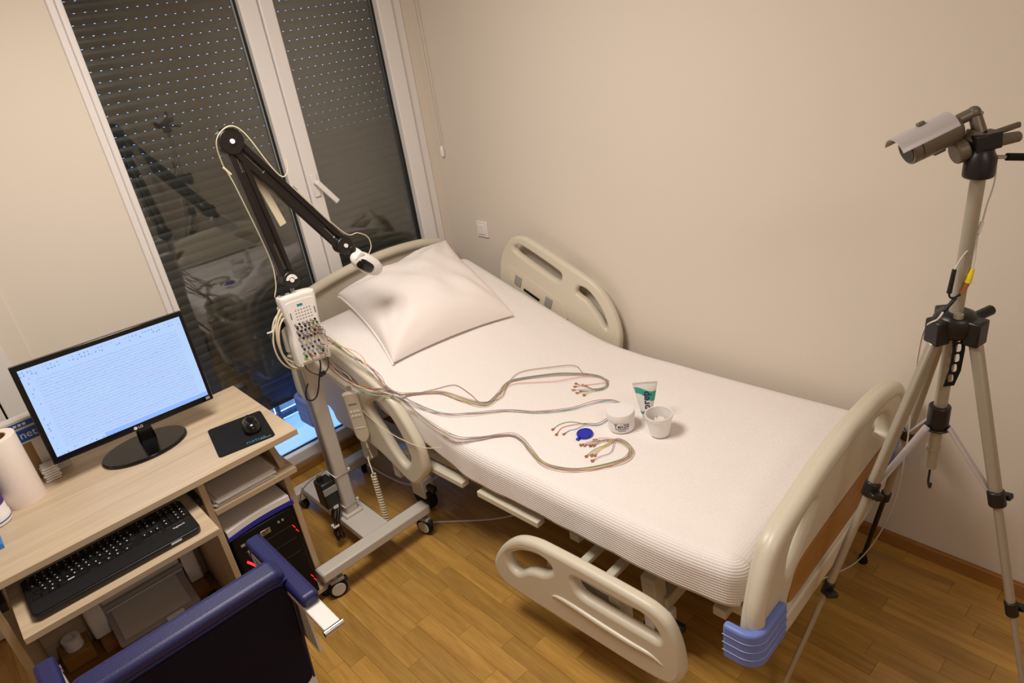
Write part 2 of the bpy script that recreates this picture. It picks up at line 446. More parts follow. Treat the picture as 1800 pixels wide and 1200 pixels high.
r_ = rest.build('plank_field', oak, fl, smooth=False); r_['kind'] = 'stuff'

struct(MB().box((XR, YF, -.08), (XR+.1, YB+.25, H)).build('wall_right', wall_m))
struct(MB().box((XL-.1, YF, -.08), (XL, YB+.25, H)).build('wall_left', wall_m))
struct(MB().box((XL-.1, YF-.1, -.08), (XR+.1, YF, H)).build('wall_front', wall_m))
struct(MB().box((XL-.1, YF-.1, H), (XR+.1, YB+.25, H+.1)).build('ceiling', ceil_m))
WL, WR, WT = .487, 1.912, 2.35
wb = MB().box((XL, YB, -.08), (WL, YB+.25, H)); wb.box((WR, YB, -.08), (XR, YB+.25, H)); wb.box((WL, YB, WT), (WR, YB+.25, H)); wb.box((WL, YB+.002, -.08), (WR, YB+.25, .04))
struct(wb.build('wall_back', wall_m))
struct(MB().box((XR-.016, YF, 0), (XR, YB-.016, .05)).build('baseboard_right', oak_trim, bevel=.003))
struct(MB().box((.08, YB-.016, 0), (XR-.016, YB, .042)).build('baseboard_back', oak_trim_x, bevel=.003))
# shallow plaster pier and door to the left of the window
struct(MB().box((-.066, YB-.014, 0), (.003, YB, H)).build('trim_1', wall_m))
d1 = struct(MB().box((-.95, YB-.016, .01), (-.152, YB-.002, 2.1)).build('door_1', white_paint, bevel=.002))
MB().box((-.146, YB-.024, 0), (-.066, YB, 2.16)).build('door_casing', white_paint, d1, bevel=.003)
MB().box((-.152, YB-.004, 0), (-.146, YB-.001, 2.1)).build('door_gap', black_mat, d1)

# window ------------------------------------------------------------
wf = MB()
wf.box((WL, YB-.01, .042), (.512, YB+.07, WT)); wf.box((1.852, YB-.004, .042), (WR, YB+.07, WT)); wf.box((WL, YB-.004, WT-.05), (WR, YB+.07, WT))
wf.box((WL, YB-.008, .042), (WR, YB+.07, .062))
win = struct(wf.build('window_1', white_pvc, bevel=.004))
def sash(x0, x1, gl, gr, y0):
    s = MB(); s.box((x0, y0, .062), (gl, y0+.06, WT-.05)); s.box((gr, y0, .062), (x1, y0+.06, WT-.05))
    s.box((gl, y0, .062), (gr, y0+.06, .118)); s.box((gl, y0, WT-.14), (gr, y0+.06, WT-.05))
    o = s.build('sash', white_pvc, win, bevel=.006, seg=3)
    MB().box((gl-.004, YB+.022, .112), (gr+.004, YB+.030, WT-.13)).build('pane', glass_m, o, smooth=False)
    g = MB(); gw = .007
    for a, b in ((gl-.001, gl+gw), (gr-gw, gr+.001)): g.box((a, YB+.012, .116), (b, YB+.021, WT-.138))
    g.box((gl, YB+.012, .116), (gr, YB+.021, .124))
    g.build('gasket', gasket_m, o, smooth=False)
    return o
sa = sash(.512, 1.219, .535, 1.143, YB-.018)
sb = sash(1.222, 1.852, 1.284, 1.772, YB-.026)
hp = MB().box((1.236, YB-.036, 1.26), (1.266, YB-.026, 1.36)).build('handle_plate', white_pvc, sb, bevel=.004)
hl = MB().cyl((1.251, YB-.036, 1.325), (1.251, YB-.062, 1.325), .012)
hl.bar((1.244, YB-.066, 1.332), (1.318, YB-.074, 1.222), .024, .014, up=(0, 1, 0))
hl.build('handle_lever', white_pvc, sb, bevel=.005, seg=3)

# roller shutter -----------------------------------------------------
sh = thing('roller_shutter', 'lowered grey roller shutter with rows of light slits behind the window glass', 'shutter', (1.2, 2.82, .375))
pitch = .0392; SX0, SX1 = -.70, .705
prof = []
for k in range(7):
    t = k/6; prof.append((-.0045*math.sin(PI*t)-.001, .0345*t))
def slat_mesh(open_):
    m = MB(); n = len(prof)
    vs = [(SX0, y, z) for y, z in prof]+[(SX1, y, z) for y, z in prof]+[(SX0, y+.006, z) for y, z in prof]+[(SX1, y+.006, z) for y, z in prof]
    fs = []
    for i in range(n-1):
        fs.append((i, n+i, n+i+1, i+1)); fs.append((2*n+i, 2*n+i+1, 3*n+i+1, 3*n+i))
    fs.append((n-1, 2*n-1, 4*n-1, 3*n-1)); fs.append((0, 2*n, 3*n, n))
    m.add(vs, fs)
    if open_:
        x = SX0
        while x < SX1:
            m.box((x, .001, .0338), (min(x+.0295, SX1), .0042, .0398)); x += .0368
    else: m.box((SX0, .001, .0338), (SX1, .0042, .0398))
    if open_: m.box((SX0, .001, .0338), (SX1, .0042, .0372)); m.box((SX0, .001, .03785), (SX1, .0042, .0398))
    return m.mesh('slat', slat_m)
s_open, s_shut = slat_mesh(True), slat_mesh(False)
for i in range(51):
    z = i*pitch
    o = bpy.data.objects.new('slat', s_open if z > 1.06 else s_shut); C.objects.link(o); o.parent = sh; o.location = ((.0184 if i % 2 else 0), 0, z)
MB().box((SX0, -.006, -.045), (SX1, .008, -.001)).build('bottom_rail', slat_m, sh, bevel=.002, local=True)
for x in (.495, 1.905): MB().box((x-.012, 2.80, .1), (x+.012, 2.85, WT)).build('guide_rail', slat_m, sh)
struct(MB().box((WL, YB+.07, .03), (WR, 2.96, .088)).build('trim_2', white_pvc, bevel=.004))       # outside sill
out_floor = mat('balcony_tiles', (222, 226, 235), .6)
struct(MB().box((-2.4, 2.961, -.12), (3.4, 3.62, -.02)).build('balcony_floor', out_floor))
rl = thing('balcony_railing', 'blue grey balcony railing with pale panels seen under the shutter', 'railing', (1.0, 3.32, -.02))
steel_blue = mat('railing_paint', (40, 62, 92), .5)
pane_m = mat('frosted_panel', (232, 240, 248), .5)
for k in range(9):
    x = -.34+k*.33
    MB().box((x-.010, 3.30, -.02), (x+.010, 3.33, .98)).build('post', steel_blue, rl)
    if k < 8: MB().box((x+.014, 3.335, .03), (x+.316, 3.343, .95)).build('panel', pane_m, rl)
MB().box((-.36, 3.295, .0), (2.32, 3.335, .024)).build('bottom_bar', steel_blue, rl)
MB().box((-.36, 3.295, .96), (2.32, 3.345, 1.0)).build('top_bar', steel_blue, rl)

# ceiling lamp (above the frame)
cl = thing('ceiling_lamp', 'round white ceiling lamp above the cart', 'lamp', (.42, 1.35, H))
MB().lathe([(.24, 0), (.26, -.03), (.25, -.07), (.225, -.075), (.215, -.03), (0, -.03)], (0, 0, 0), 40).build('housing', white_pvc, cl, local=True)

fill_lamp = thing('ceiling_lamp', 'round white ceiling lamp added behind the camera as fill light', 'lamp', (.42, -1.15, H))  # invented lamp body that goes with the added fill light, out of view
MB().lathe([(.24, 0), (.26, -.03), (.25, -.07), (.225, -.075), (.215, -.03), (0, -.03)], (0, 0, 0), 40).build('housing', white_pvc, fill_lamp, local=True)
# blind cord and light switch
bc = thing('blind_cord', 'thin white looped blind cord with pull weight in the wall corner', 'cord', (1.938, 2.63, 1.3))
for dy, dx in ((0.0, 0), (-.022, .004)):
    MB().tube([(1.938+dx, 2.64+dy, 2.5), (1.937+dx, 2.635+dy, 1.9), (1.937+dx, 2.632+dy*.6, 1.34)], .0014).build('cord', white_cable, bc)
MB().lathe([(.003, 0), (.009, .006), (.011, .03), (.008, .05), (.003, .056)], (1.937, 2.628, 1.275), 14).build('pull_weight', white_pl, bc)
sw = thing('light_switch', 'white square light switch on the wall beside the bed head', 'switch', (1.95, 2.425, .923))
MB().box((1.941, 2.385, .882), (1.95, 2.465, .964)).build('plate', white_pl, sw, bevel=.003)
MB().box((1.936, 2.399, .897), (1.942, 2.451, .949)).build('rocker', white_pl, sw, bevel=.003)

# ================================================================== hospital bed (own frame: a across, b along, z)
BO = (.99589, .41943, 0); BR = math.radians(2.5)
BM = Matrix.Translation(BO) @ Matrix.Rotation(BR, 4, 'Z')
BMi = BM.inverted()
def SZ(b):
    t = (b-1.1)/.06
    return .54+.33*.06*(t if t > 30 else math.log1p(math.exp(t)))
bed = thing('hospital_bed', 'cream hospital bed with raised back section and wood trimmed footboard along the wall', 'bed', BO, BR)
def AB(axis_o): return axis_o
# plate frames: for panels parallel to the long side, local x=b, local y=z, thickness along a
def long_m(a): return axes((a, 0, 0), (0, 1, 0), (0, 0, 1))
def cross_m(b): return axes((0, b, 0), (1, 0, 0), (0, 0, 1))
# footboard
fo = [(-.040,.400),(-.05,.46),(-.02,.56),(.014,.635),(.042,.672),(.095,.694),(.18,.709),(.30,.732),(.47,.746),(.64,.742),(.77,.728),(.86,.702),(.905,.676),(.932,.63),(.945,.55),(.955,.46),(.945,.400),(.86,.330),(.80,.303),(.65,.30),(.25,.30),(.11,.303),(.05,.34)]
sl_l = [(.105,.535),(.118,.585),(.15,.622),(.205,.646),(.262,.652),(.248,.622),(.20,.585),(.15,.545),(.12,.525)]
sl_r = [(.925-x, z+.010) for x, z in sl_l][::-1]
win_in = [(.135,.405),(.15,.47),(.185,.502),(.28,.512),(.46,.518),(.66,.520),(.77,.518),(.825,.50),(.84,.46),(.835,.408),(.60,.405),(.35,.403)]
fb = plate('footboard', fo, [sl_l, sl_r, win_in], .052, .020, cross_m(-.02), beige, bed)
plate('wood_panel', [(x*.99+.004, z) for x, z in win_in], [], .020, .002, cross_m(-.034), wood_insert, fb)
fbt = catmull([(x, -.030, z) for x, z in ((-.030, .42), (-.030, .50), (-.010, .56), (.020, .615), (.050, .652), (.10, .674), (.185, .689), (.305, .712), (.47, .725), (.64, .721), (.765, .707), (.85, .682), (.888, .657), (.912, .615), (.928, .54), (.932, .42))], 5)
MB().tube(fbt, .0240, 14).build('top_tube', beige, fb, local=True)
MB().cyl((-.0, -.045, .385), (.93, -.045, .385), .008, n=10).build('trim_ridge', beige, fb, local=True)
# headboard
ho = [(-.03,.40),(-.03,.70),(-.01,.80),(.06,.872),(.18,.905),(.34,.925),(.50,.932),(.66,.925),(.80,.905),(.90,.87),(.945,.80),(.96,.70),(.96,.40),(.7,.38),(.2,.38)]
hh = [(.63,.845),(.66,.868),(.72,.872),(.80,.856),(.845,.82),(.82,.795),(.74,.81),(.66,.81)]
hb_ = plate('headboard', ho, [hh], .040, .012, cross_m(2.16), beige, bed)
arc = catmull([(-.028, 2.14, .66), (-.012, 2.14, .80), (.06, 2.14, .87), (.18, 2.14, .905), (.34, 2.14, .925), (.50, 2.14, .932), (.66, 2.14, .925), (.80, 2.14, .905), (.90, 2.14, .87), (.945, 2.14, .80), (.958, 2.14, .66)], 6)
MB().tube(arc, .024, 12).build('top_tube', beige, hb_, local=True)
# side rails
fr_o = [(.851,.256),(.856,.218),(.842,.184),(.809,.163),(.743,.158),(.616,.158),(.41,.158),(.32,.158),(.235,.161),(.174,.173),(.145,.198),(.128,.243),(.128,.286),(.136,.337),(.152,.385),(.173,.416),(.21,.434),(.256,.440),(.337,.442),(.468,.443),(.587,.440),(.631,.437),(.675,.427),(.718,.409),(.766,.373),(.813,.320)]
fr_a = [(.773,.314),(.74,.344),(.694,.372),(.639,.389),(.597,.388),(.580,.375),(.581,.354),(.617,.322),(.665,.306),(.699,.288),(.729,.262),(.752,.254),(.774,.272)]
fr_b = [(.466,.324),(.486,.345),(.485,.382),(.391,.390),(.301,.390),(.251,.393),(.217,.377),(.196,.345),(.205,.322),(.239,.320),(.325,.319),(.412,.320)]
r1 = plate('side_rail', fr_o, [fr_a, fr_b], .040, .016, long_m(-.10), beige, bed)
r1['label'] = 'lowered cream side rail near the bed foot'
def ridge(pts, r, parent):
    L = catmull(pts, 8)
    MB().tube(L, lambda t: .001+r*math.sin(PI*min(max(t, 0), 1))**.7, 8).build('grip_ridge', beige, parent, local=True)
ridge([(-.119, .595, .245), (-.120, .565, .262), (-.120, .50, .264), (-.120, .40, .258), (-.120, .30, .255), (-.120, .23, .256), (-.119, .185, .240)], .0075, r1)
hr_o = [(2.03,.56),(2.03,.492),(1.96,.475),(1.90,.462),(1.875,.412),(1.83,.398),(1.728,.396),(1.58,.362),(1.481,.318),(1.41,.286),(1.362,.290),(1.302,.345),(1.273,.397),(1.278,.478),(1.302,.534),(1.345,.60),(1.398,.659),(1.489,.707),(1.615,.752),(1.73,.787),(1.86,.822),(1.96,.825),(2.02,.79),(2.035,.70)]
hr_1 = [(1.580,.570),(1.515,.475),(1.447,.387),(1.405,.362),(1.364,.400),(1.360,.448),(1.396,.539),(1.454,.603),(1.510,.622)]
hr_2 = [(1.94,.755),(1.85,.757),(1.748,.724),(1.65,.692),(1.608,.668),(1.618,.640),(1.677,.634),(1.803,.660),(1.90,.69),(1.95,.72)]
r2 = plate('side_rail', hr_o, [hr_1, hr_2], .040, .015, long_m(-.020), beige, bed)
r2['label'] = 'cream side rail at the bed head beside the cart'
fa_o = [(1.80,.50),(1.79,.70),(1.774,.776),(1.753,.84),(1.707,.905),(1.66,.943),(1.612,.954),(1.561,.948),(1.439,.899),(1.322,.849),(1.247,.816),(1.18,.778),(1.129,.721),(1.097,.661),(1.079,.592),(1.08,.53),(1.10,.46),(1.16,.42),(1.4,.42),(1.7,.44)]
fa_1 = [(1.653,.895),(1.635,.910),(1.604,.912),(1.541,.888),(1.447,.847),(1.385,.816),(1.376,.796),(1.387,.775),(1.41,.771),(1.491,.803),(1.629,.868)]
fa_2 = [(1.300,.735),(1.290,.757),(1.269,.765),(1.228,.750),(1.188,.708),(1.155,.652),(1.142,.595),(1.156,.592),(1.189,.640),(1.242,.696),(1.289,.722)]
r3 = plate('side_rail', fa_o, [fa_1, fa_2], .036, .014, long_m(.955), beige, bed)
r3['label'] = 'raised cream side rail against the wall'
# control panel on the wall-side rail
sl = math.atan2(.687-.764, 1.473-1.656)
cp = plate('control_panel', [(1.72,.80),(1.69,.70),(1.66,.66),(1.38,.56),(1.36,.60),(1.375,.655),(1.40,.68),(1.69,.805)], [], .006, .002, long_m(.935), beige, r3, straight=True)
for bc_, zc in ((1.648, .732), (1.468, .655)):
    mtx = axes((.931, bc_, zc), (0, -.92, -.39), (0, -.39, .92))
    MB().cbox((0, 0, 0), (.042, .052, .005), mtx).build('latch_recess', grey_pl, cp, bevel=.002, local=True)
    MB().cbox((0, -.008, -.003), (.030, .034, .006), mtx).build('latch', beige, cp, bevel=.003, local=True)
    MB().cbox((0, .021, -.003), (.040, .006, .004), mtx).build('latch_shadow_gap', black_mat, cp, local=True)
MB().cbox((0, 0, 0), (.10, .012, .004), axes((.931, 1.57, .676), (0, -.92, -.39), (0, -.39, .92))).build('slot', black_mat, cp, local=True)
# corner bumpers
def bumper(a0, sgn, b0, sb_, z0, z1, la, lb_, th=.024):
    r = .05; pts = []
    # path in plan: wing along a, rounded corner, wing along b
    path = [(a0+sgn*la, b0), (a0+sgn*r, b0)]
    for k in range(1, 6):
        t = PI/2*k/6; path.append((a0+sgn*(r-r*math.sin(t)), b0+sb_*(r-r*math.cos(t))))
    path += [(a0, b0+sb_*r), (a0, b0+sb_*lb_)]
    inn = [(a0+sgn*la, b0+sb_*th), (a0+sgn*r, b0+sb_*th)]
    for k in range(1, 6):
        t = PI/2*k/6; inn.append((a0+sgn*(r-(r-th)*math.sin(t)), b0+sb_*(r-(r-th)*math.cos(t))))
    inn += [(a0+sgn*th, b0+sb_*r), (a0+sgn*th, b0+sb_*lb_)]
    o = MB().prism(path+inn[::-1], z0, z1).build('corner_bumper', blue_bump, bed, bevel=.008, seg=3, local=True)
    line_m = MATS.get('bumper_line') or mat('bumper_line', (150, 165, 225), .45)
    for k in (1, 2, 3):
        z = z0+(z1-z0)*(k/4.2+.02)
        q = catmull([(x, y, z) for x, y in path], 2)
        MB().tube(q, .0014, 5).build('moulded_line', line_m, o, local=True)
    return o
bumper(-.085, 1, -.066, 1, .362, .474, .155, .095)
bumper(.990, -1, -.066, 1, .362, .474, .155, .095)
bumper(-.075, 1, 2.20, -1, .33, .46, .15, .15)
# frame, legs, castors
MB().box((.10, .06, .305), (.14, 2.12, .345)).build('side_beam', beige_metal, bed, bevel=.004, local=True)
MB().box((.87, .06, .305), (.91, 2.12, .345)).build('side_beam', beige_metal, bed, bevel=.004, local=True)
for b in (.10, .62, 1.2, 2.05): MB().box((.06, b, .31), (.87, b+.04, .34)).build('cross_beam', beige_metal, bed, bevel=.003, local=True)
MB().box((.004, .745, .350), (.04, 1.04, .374)).build('platform_edge', beige, bed, bevel=.003, local=True)
MB().box((.004, 1.12, .350), (.04, 1.36, .374)).build('platform_edge', beige, bed, bevel=.003, local=True)
for b, n in ((.36, 0), (1.56, 1)):
    MB().box((.10, b-.04, .16), (.83, b+.04, .21)).build('axle_beam', beige_metal, bed, bevel=.006, local=True)
    for a in (.10, .83):
        lg = MB().bar((a, b, .17), (a-.01 if a < .5 else a+.01, b, .31), .05, .06).build('leg', beige_metal, bed, bevel=.005, local=True)
        MB().box((a-.03, b-.055, .075), (a+.03, b+.03, .17)).build('castor_fork', lt_grey, lg, bevel=.006, local=True)
        MB().cyl((a-.020, b-.015, .062), (a+.020, b-.015, .062), .062, n=28).build('castor_wheel', black_mat, lg, bevel=.006, local=True)
        MB().box((a-.012, b-.10, .115), (a+.012, b-.05, .14)).build('brake_pedal', black_pl, lg, bevel=.004, local=True)
MB().box((.42, .40, .17), (.50, 1.52, .21)).build('lift_spine', beige_metal, bed, bevel=.005, local=True)
# rail brackets under the hem
br = MB().box((-.075, .36, .20), (-.015, .40, .345)); br.box((-.075, .60, .20), (-.015, .64, .345)); br.box((-.06, .40, .24), (-.03, .60, .30)); br.box((-.03, .44, .30), (.10, .47, .32)); br.box((-.03, .54, .30), (.10, .57, .32))
br.build('rail_bracket', beige_metal, bed, bevel=.004, local=True)
MB().cyl((-.05, .395, .315), (-.05, .61, .315), .013, n=12).build('pivot_tube', lt_grey, bed, local=True)
for b0_, z1_ in ((1.50, .33), (1.72, .36)): MB().box((-.02, b0_, .25), (.03, b0_+.04, z1_)).build('rail_bracket', beige_metal, bed, bevel=.004, local=True)
MB().box((-.08, .205, .20), (-.04, .24, .36)).build('rail_bracket', beige_metal, bed, bevel=.004, local=True)

# mattress
mt = thing('mattress', 'thick mattress under the white waffle blanket', 'mattress', BO, BR)
mm = MB(); nb = 60; vs = []
for i in range(nb+1):
    b = .10+(1.95-.10)*i/nb; z1 = SZ(b)-.014; z0 = z1-.12
    for a, z in ((.045, z0), (.885, z0), (.885, z1), (.045, z1)): vs.append((a, b, z))
fs = [(0,1,2,3), tuple(nb*4+k for k in (3,2,1,0))]
for i in range(nb):
    for k in range(4): fs.append((i*4+k, i*4+(k+1) % 4, (i+1)*4+(k+1) % 4, (i+1)*4+k))
mm.add(vs, fs); mm.build('core', matt_m, mt, bevel=.02, seg=3, local=True)

# white waffle blanket
def blanket():
    W, L0, L1 = .922, .035, 1.995; R = .055; dl, dr, de = .135, .12, .12
    ns, nt = 130, 210
    q = R*PI/2
    s0, s1 = R-(dl-R+q), W-R+(dr-R+q)
    t0, t1 = L0+R-(de-R+q), L1-R+(de-R+q)
    me = bpy.data.meshes.new('waffle_blanket'); vs = []; uvs = []
    for j in range(nt+1):
        t = t0+(t1-t0)*j/nt
        for i in range(ns+1):
            s = s0+(s1-s0)*i/ns
            ia = min(max(s, R), W-R); ib = min(max(t, L0+R), L1-R)
            ea, eb = s-ia, t-ib; hyp = math.hypot(ea, eb); d = max(abs(ea), abs(eb))
            if d > 1e-9: ux, uy = ea/hyp, eb/hyp
            else: ux = uy = 0.0
            if d < q: h, dz = R*math.sin(d/R), R*(1-math.cos(d/R))
            else: h, dz = R+(d-q)*.02, R+(d-q)
            a, b = ia+ux*h, ib+uy*h
            if b < .35: a += .045*(1-b/.35)**2*(1-max(0, min(1, a/W)))          # draws in a little towards the foot corner
            if a < .1: a += .012*(1-max(a, 0)/.1)
            z = SZ(b)-dz
            nz = noise.noise(Vector((a*5, b*5, 1.3)))*.0035+noise.noise(Vector((a*14, b*11, 5.1)))*.0012
            if dz > R*.8:
                hem = (dz-R*.8)/.1
                a += ux*noise.noise(Vector((b*9, 3.3, 0)))*.010*hem
                z += (noise.noise(Vector((b*3.2, 8.8, 0)))*.020+noise.noise(Vector((b*8.5, 2.8, 0)))*.006)*hem
            vs.append((a, b, z+nz*(1 if dz < .01 else .3))); uvs.append((ia+math.copysign(d, ea), ib+math.copysign(math.atan2(abs(eb), abs(ea))*R, eb)) if abs(ea) > 1e-6 and abs(eb) > 1e-6 else (s, t))
    fs = [(j*(ns+1)+i, j*(ns+1)+i+1, (j+1)*(ns+1)+i+1, (j+1)*(ns+1)+i) for j in range(nt) for i in range(ns)]
    me.from_pydata(vs, [], fs); ul = me.uv_layers.new(name='UVMap')
    for lp in me.loops: ul.data[lp.index].uv = uvs[lp.vertex_index]
    me.materials.append(waffle_m); me.shade_smooth()
    o = bpy.data.objects.new('waffle_blanket', me); C.objects.link(o); o.matrix_basis = BM.copy()
    sm = o.modifiers.new('thick', 'SOLIDIFY'); sm.thickness = .004; sm.offset = -1
    tag(o, 'white waffle weave blanket spread over the hospital bed', 'blanket')
blanket()

# pillow
def pillow():
    FL, FR, BL, BRt = (.112, 1.560), (.712, 1.478), (.200, 2.020), (.820, 1.995)
    lift = {(0,0): .014, (1,0): .014, (0,1): .044, (1,1): .092}
    n = 44; vs = []; fs = []
    def pt(u, v, top):
        # u,v in -1..1 ; edges drawn in between the corners
        U = u*(1-.075*(1-v*v)*abs(u)**3); V = v*(1-.085*(1-u*u)*abs(v)**3)
        x = (U+1)/2; y = (V+1)/2
        a = (FL[0]*(1-x)+FR[0]*x)*(1-y)+(BL[0]*(1-x)+BRt[0]*x)*y
        b = (FL[1]*(1-x)+FR[1]*x)*(1-y)+(BL[1]*(1-x)+BRt[1]*x)*y
        lf = (lift[(0,0)]*(1-x)+lift[(1,0)]*x)*(1-y)+(lift[(0,1)]*(1-x)+lift[(1,1)]*x)*y
        h = max(0, (1-u*u)*(1-v*v))**.40
        base = SZ(min(b, 2.0))+.004
        wr = (noise.noise(Vector((u*2.6+v*1.0, v*1.6-u*.7, 2.2)))*.018+noise.noise(Vector((u*7+v*4, v*2.2-u*1.2, 7.7)))*.007)*h
        for cu_, cv_ in ((-1, -1), (1, -1), (-1, 1), (1, 1)):                    # creases fanning out of the corners
            du, dv = u-cu_, v-cv_; rr_ = math.hypot(du, dv)
            if rr_ > .02: wr += .0075*math.sin(math.atan2(dv, du)*11+cu_*2+cv_)*math.exp(-((rr_-.55)/.35)**2)*h**.5
        if top: return (a, b, base+lf+.165*(1-.52*y)*h+wr)
        return (a, b, base+(lf-.003)*(1-h)**1.5-.002*h)
    for s in (True, False):
        for j in range(n+1):
            for i in range(n+1):
                u = math.sin(PI/2*(2*i/n-1)); v = math.sin(PI/2*(2*j/n-1))
                vs.append(pt(u, v, s))
    o = (n+1)**2
    for j in range(n):
        for i in range(n):
            q = (j*(n+1)+i, j*(n+1)+i+1, (j+1)*(n+1)+i+1, (j+1)*(n+1)+i)
            fs.append(q); fs.append(tuple(k+o for k in q[::-1]))
    edge = [i for i in range(n+1)]+[j*(n+1)+n for j in range(1, n+1)]+[n*(n+1)+i for i in range(n-1, -1, -1)]+[j*(n+1) for j in range(n-1, 0, -1)]
    for k in range(len(edge)):
        p, q = edge[k], edge[(k+1) % len(edge)]; fs.append((p, p+o, q+o, q))
    root = thing('pillow', 'plump white pillow propped at the head of the bed', 'pillow', BO, BR)
    m = MB(); m.add(vs, fs); po = m.build('pillowcase', pillow_m, root, local=True, angle=75)
    # stitched hem along the open end
    e = [pt(-1, -1+2*k/20, True) for k in range(21)]
    MB().tube([Vector(p)+Vector((-.002, 0, -.010)) for p in e], .0045, 6).build('hem', pillow_m, root, local=True)
pillow()

# ================================================================== things on the blanket
def bw(a, b, z): return BM @ Vector((a, b, z))
jar = thing('cream_jar', 'white paste jar with Ten20 lettering and flat lid on the blanket', 'jar', bw(.408, .683, SZ(.683)+.002))
MB().lathe([(0, 0), (.040, 0), (.0445, .004), (.0455, .012), (.0455, .046), (.043, .050), (.0, .050)], n=48).build('body', white_pl, jar, local=True)
MB().lathe([(.0, .046), (.0475, .046), (.0485, .050), (.0485, .068), (.047, .072), (0, .0725)], n=48).build('lid', white_pl, jar, local=True)
jd = Vector((cam.matrix_world.translation.x-jar.location.x, cam.matrix_world.translation.y-jar.location.y)).normalized(); ja = math.atan2(jd.y, jd.x)
def jarfn(z0, r=.0459):
    def f(c):
        t = ja+c.x/r
        rr = r+c.z*.5
        return Vector((rr*math.cos(t), rr*math.sin(t), z0+c.y))
    return f
text('Ten20', .0210, None, navy_print, jar, fn=jarfn(.0315), local=True, bold=.0003)
def jar_bar(w_, z0, z1, m_):
    mb = MB(); vs = []
    for k in range(13):
        t = ja+(-.5+k/12)*w_/.0459
        vs += [(.0460*math.cos(t), .0460*math.sin(t), z0), (.0460*math.cos(t), .0460*math.sin(t), z1)]
    mb.add(vs, [(2*k, 2*k+2, 2*k+3, 2*k+1) for k in range(12)]).build('printed_line', m_, jar, local=True)
jar_bar(.046, .0190, .0215, navy_print); jar_bar(.026, .0125, .0145, grey_print)

cup = thing('plastic_cup', 'white tapered plastic cup holding tissue beside the jar', 'cup', bw(.447, .553, SZ(.55)+.002))
MB().lathe([(0, 0), (.030, 0), (.033, .003), (.0435, .064), (.0455, .066), (.0475, .078), (.0465, .080), (.0435, .079), (.0420, .062), (.031, .006), (0, .006)], n=48).build('body', white_pl, cup, local=True)
tp = MB(); tv = []; tf = []; n = 14
for j in range(n+1):
    for i in range(n+1):
        x = (i/n-.5)*.060; y = (j/n-.5)*.052
        tv.append((x*.9-.004, y*.9-.006, (.050)+.022*noise.noise(Vector((x*45, y*45, 3)))+.010*noise.noise(Vector((x*120, y*120, 9)))))
for j in range(n):
    for i in range(n): tf.append((j*(n+1)+i, j*(n+1)+i+1, (j+1)*(n+1)+i+1, (j+1)*(n+1)+i))
tis = thing('tissue', 'crumpled white tissue inside the plastic cup', 'tissue', cup.location)
tp.add(tv, tf); to = tp.build('crumple', tissue_m, tis, local=True); to.modifiers.new('t', 'SOLIDIFY').thickness = .003

lid = thing('bottle_cap', 'small round blue cap lying on the blanket', 'cap', bw(.303, .762, SZ(.76)+.002))
MB().lathe([(0, 0), (.027, 0), (.0285, .003), (.0285, .009), (.027, .011), (.024, .0112), (.023, .0095), (0, .0095)], n=40).build('disc', blue_lid, lid, local=True)
MB().box((-.042, -.006, .001), (-.027, .006, .006)).build('tab', blue_lid, lid, bevel=.002, local=True)

# squeezed gel tube standing on its cap
gt = thing('gel_tube', 'white and teal gel tube with prep lettering standing on its cap', 'tube', bw(.500, .640, SZ(.64)+.002))
tdir = Vector((jd.x, jd.y, 0)); tx = Vector((-jd.y, jd.x, 0))          # faces the room
TM = axes((0, 0, 0), tx, (0, 0, 1))                                     # local x = along seam, y = up, z = towards viewer
def tube_ring(h):
    t = max(0, (h-.022)/.118); wv = .0185+.0235*t; d = .0185*(1-t)**.8+.0014
    return wv, d
m = MB(); n = 28; vs = []; hs = [.022+.118*k/18 for k in range(19)]
for h in hs:
    wv, d = tube_ring(h)
    for k in range(n): a = 2*PI*k/n; vs.append((wv*math.cos(a), h, d*math.sin(a)))
fs = [(i*n+k, i*n+(k+1) % n, (i+1)*n+(k+1) % n, (i+1)*n+k) for i in range(18) for k in range(n)]+[tuple(range(n-1, -1, -1)), tuple(range(18*n, 19*n))]
m.add(vs, fs, TM); m.build('body', white_pl, gt, local=True)
MB().cyl((0, 0, 0), (0, 0, .024), .0165, .0155, 28).build('cap', white_pl, gt, local=True, bevel=.001)
MB().add([(-.042, .138, -.001), (.042, .138, -.001), (.042, .148, -.001), (-.042, .148, -.001), (-.042, .138, .001), (.042, .138, .001), (.042, .148, .001), (-.042, .148, .001)],
         [(3,2,1,0),(4,5,6,7),(0,1,5,4),(1,2,6,5),(2,3,7,6),(3,0,4,7)], TM).build('crimp', lt_grey, gt, local=True)
def tube_band(name, lo, hi, m_):
    mb = MB(); vs = []; nn = 16; rows = 6
    for j in range(rows+1):
        for k in range(nn+1):
            x = -1+2*k/nn
            h = lo(x)+(hi(x)-lo(x))*j/rows
            wv, d = tube_ring(h); a = math.acos(max(-1, min(1, x*.995)))
            vs.append(((wv+.0004)*math.cos(a), h, (d+.0005)*math.sin(a)))
    mb.add(vs, [(j*(nn+1)+k, j*(nn+1)+k+1, (j+1)*(nn+1)+k+1, (j+1)*(nn+1)+k) for j in range(rows) for k in range(nn)], TM)
    mb.build(name, m_, gt, local=True)
tube_band('teal_band', lambda x: .092-.012*math.sin(x*2.2)-.006*x, lambda x: .122-.010*math.sin(x*2.0+.3), teal_m)
tube_band('teal_patch', lambda x: .028, lambda x: .043-.006*abs(x), teal_m)
def tubetext(c):
    # reads upwards
    h = .082+c.x; x = -c.y
    wv, d = tube_ring(h); u = max(-1, min(1, x/wv))
    return TM @ Vector((x, h, d*math.sqrt(max(0, 1-u*u))+.0012+c.z))
text('prep', .036, None, navy_print, gt, fn=tubetext, local=True, bold=.0004)

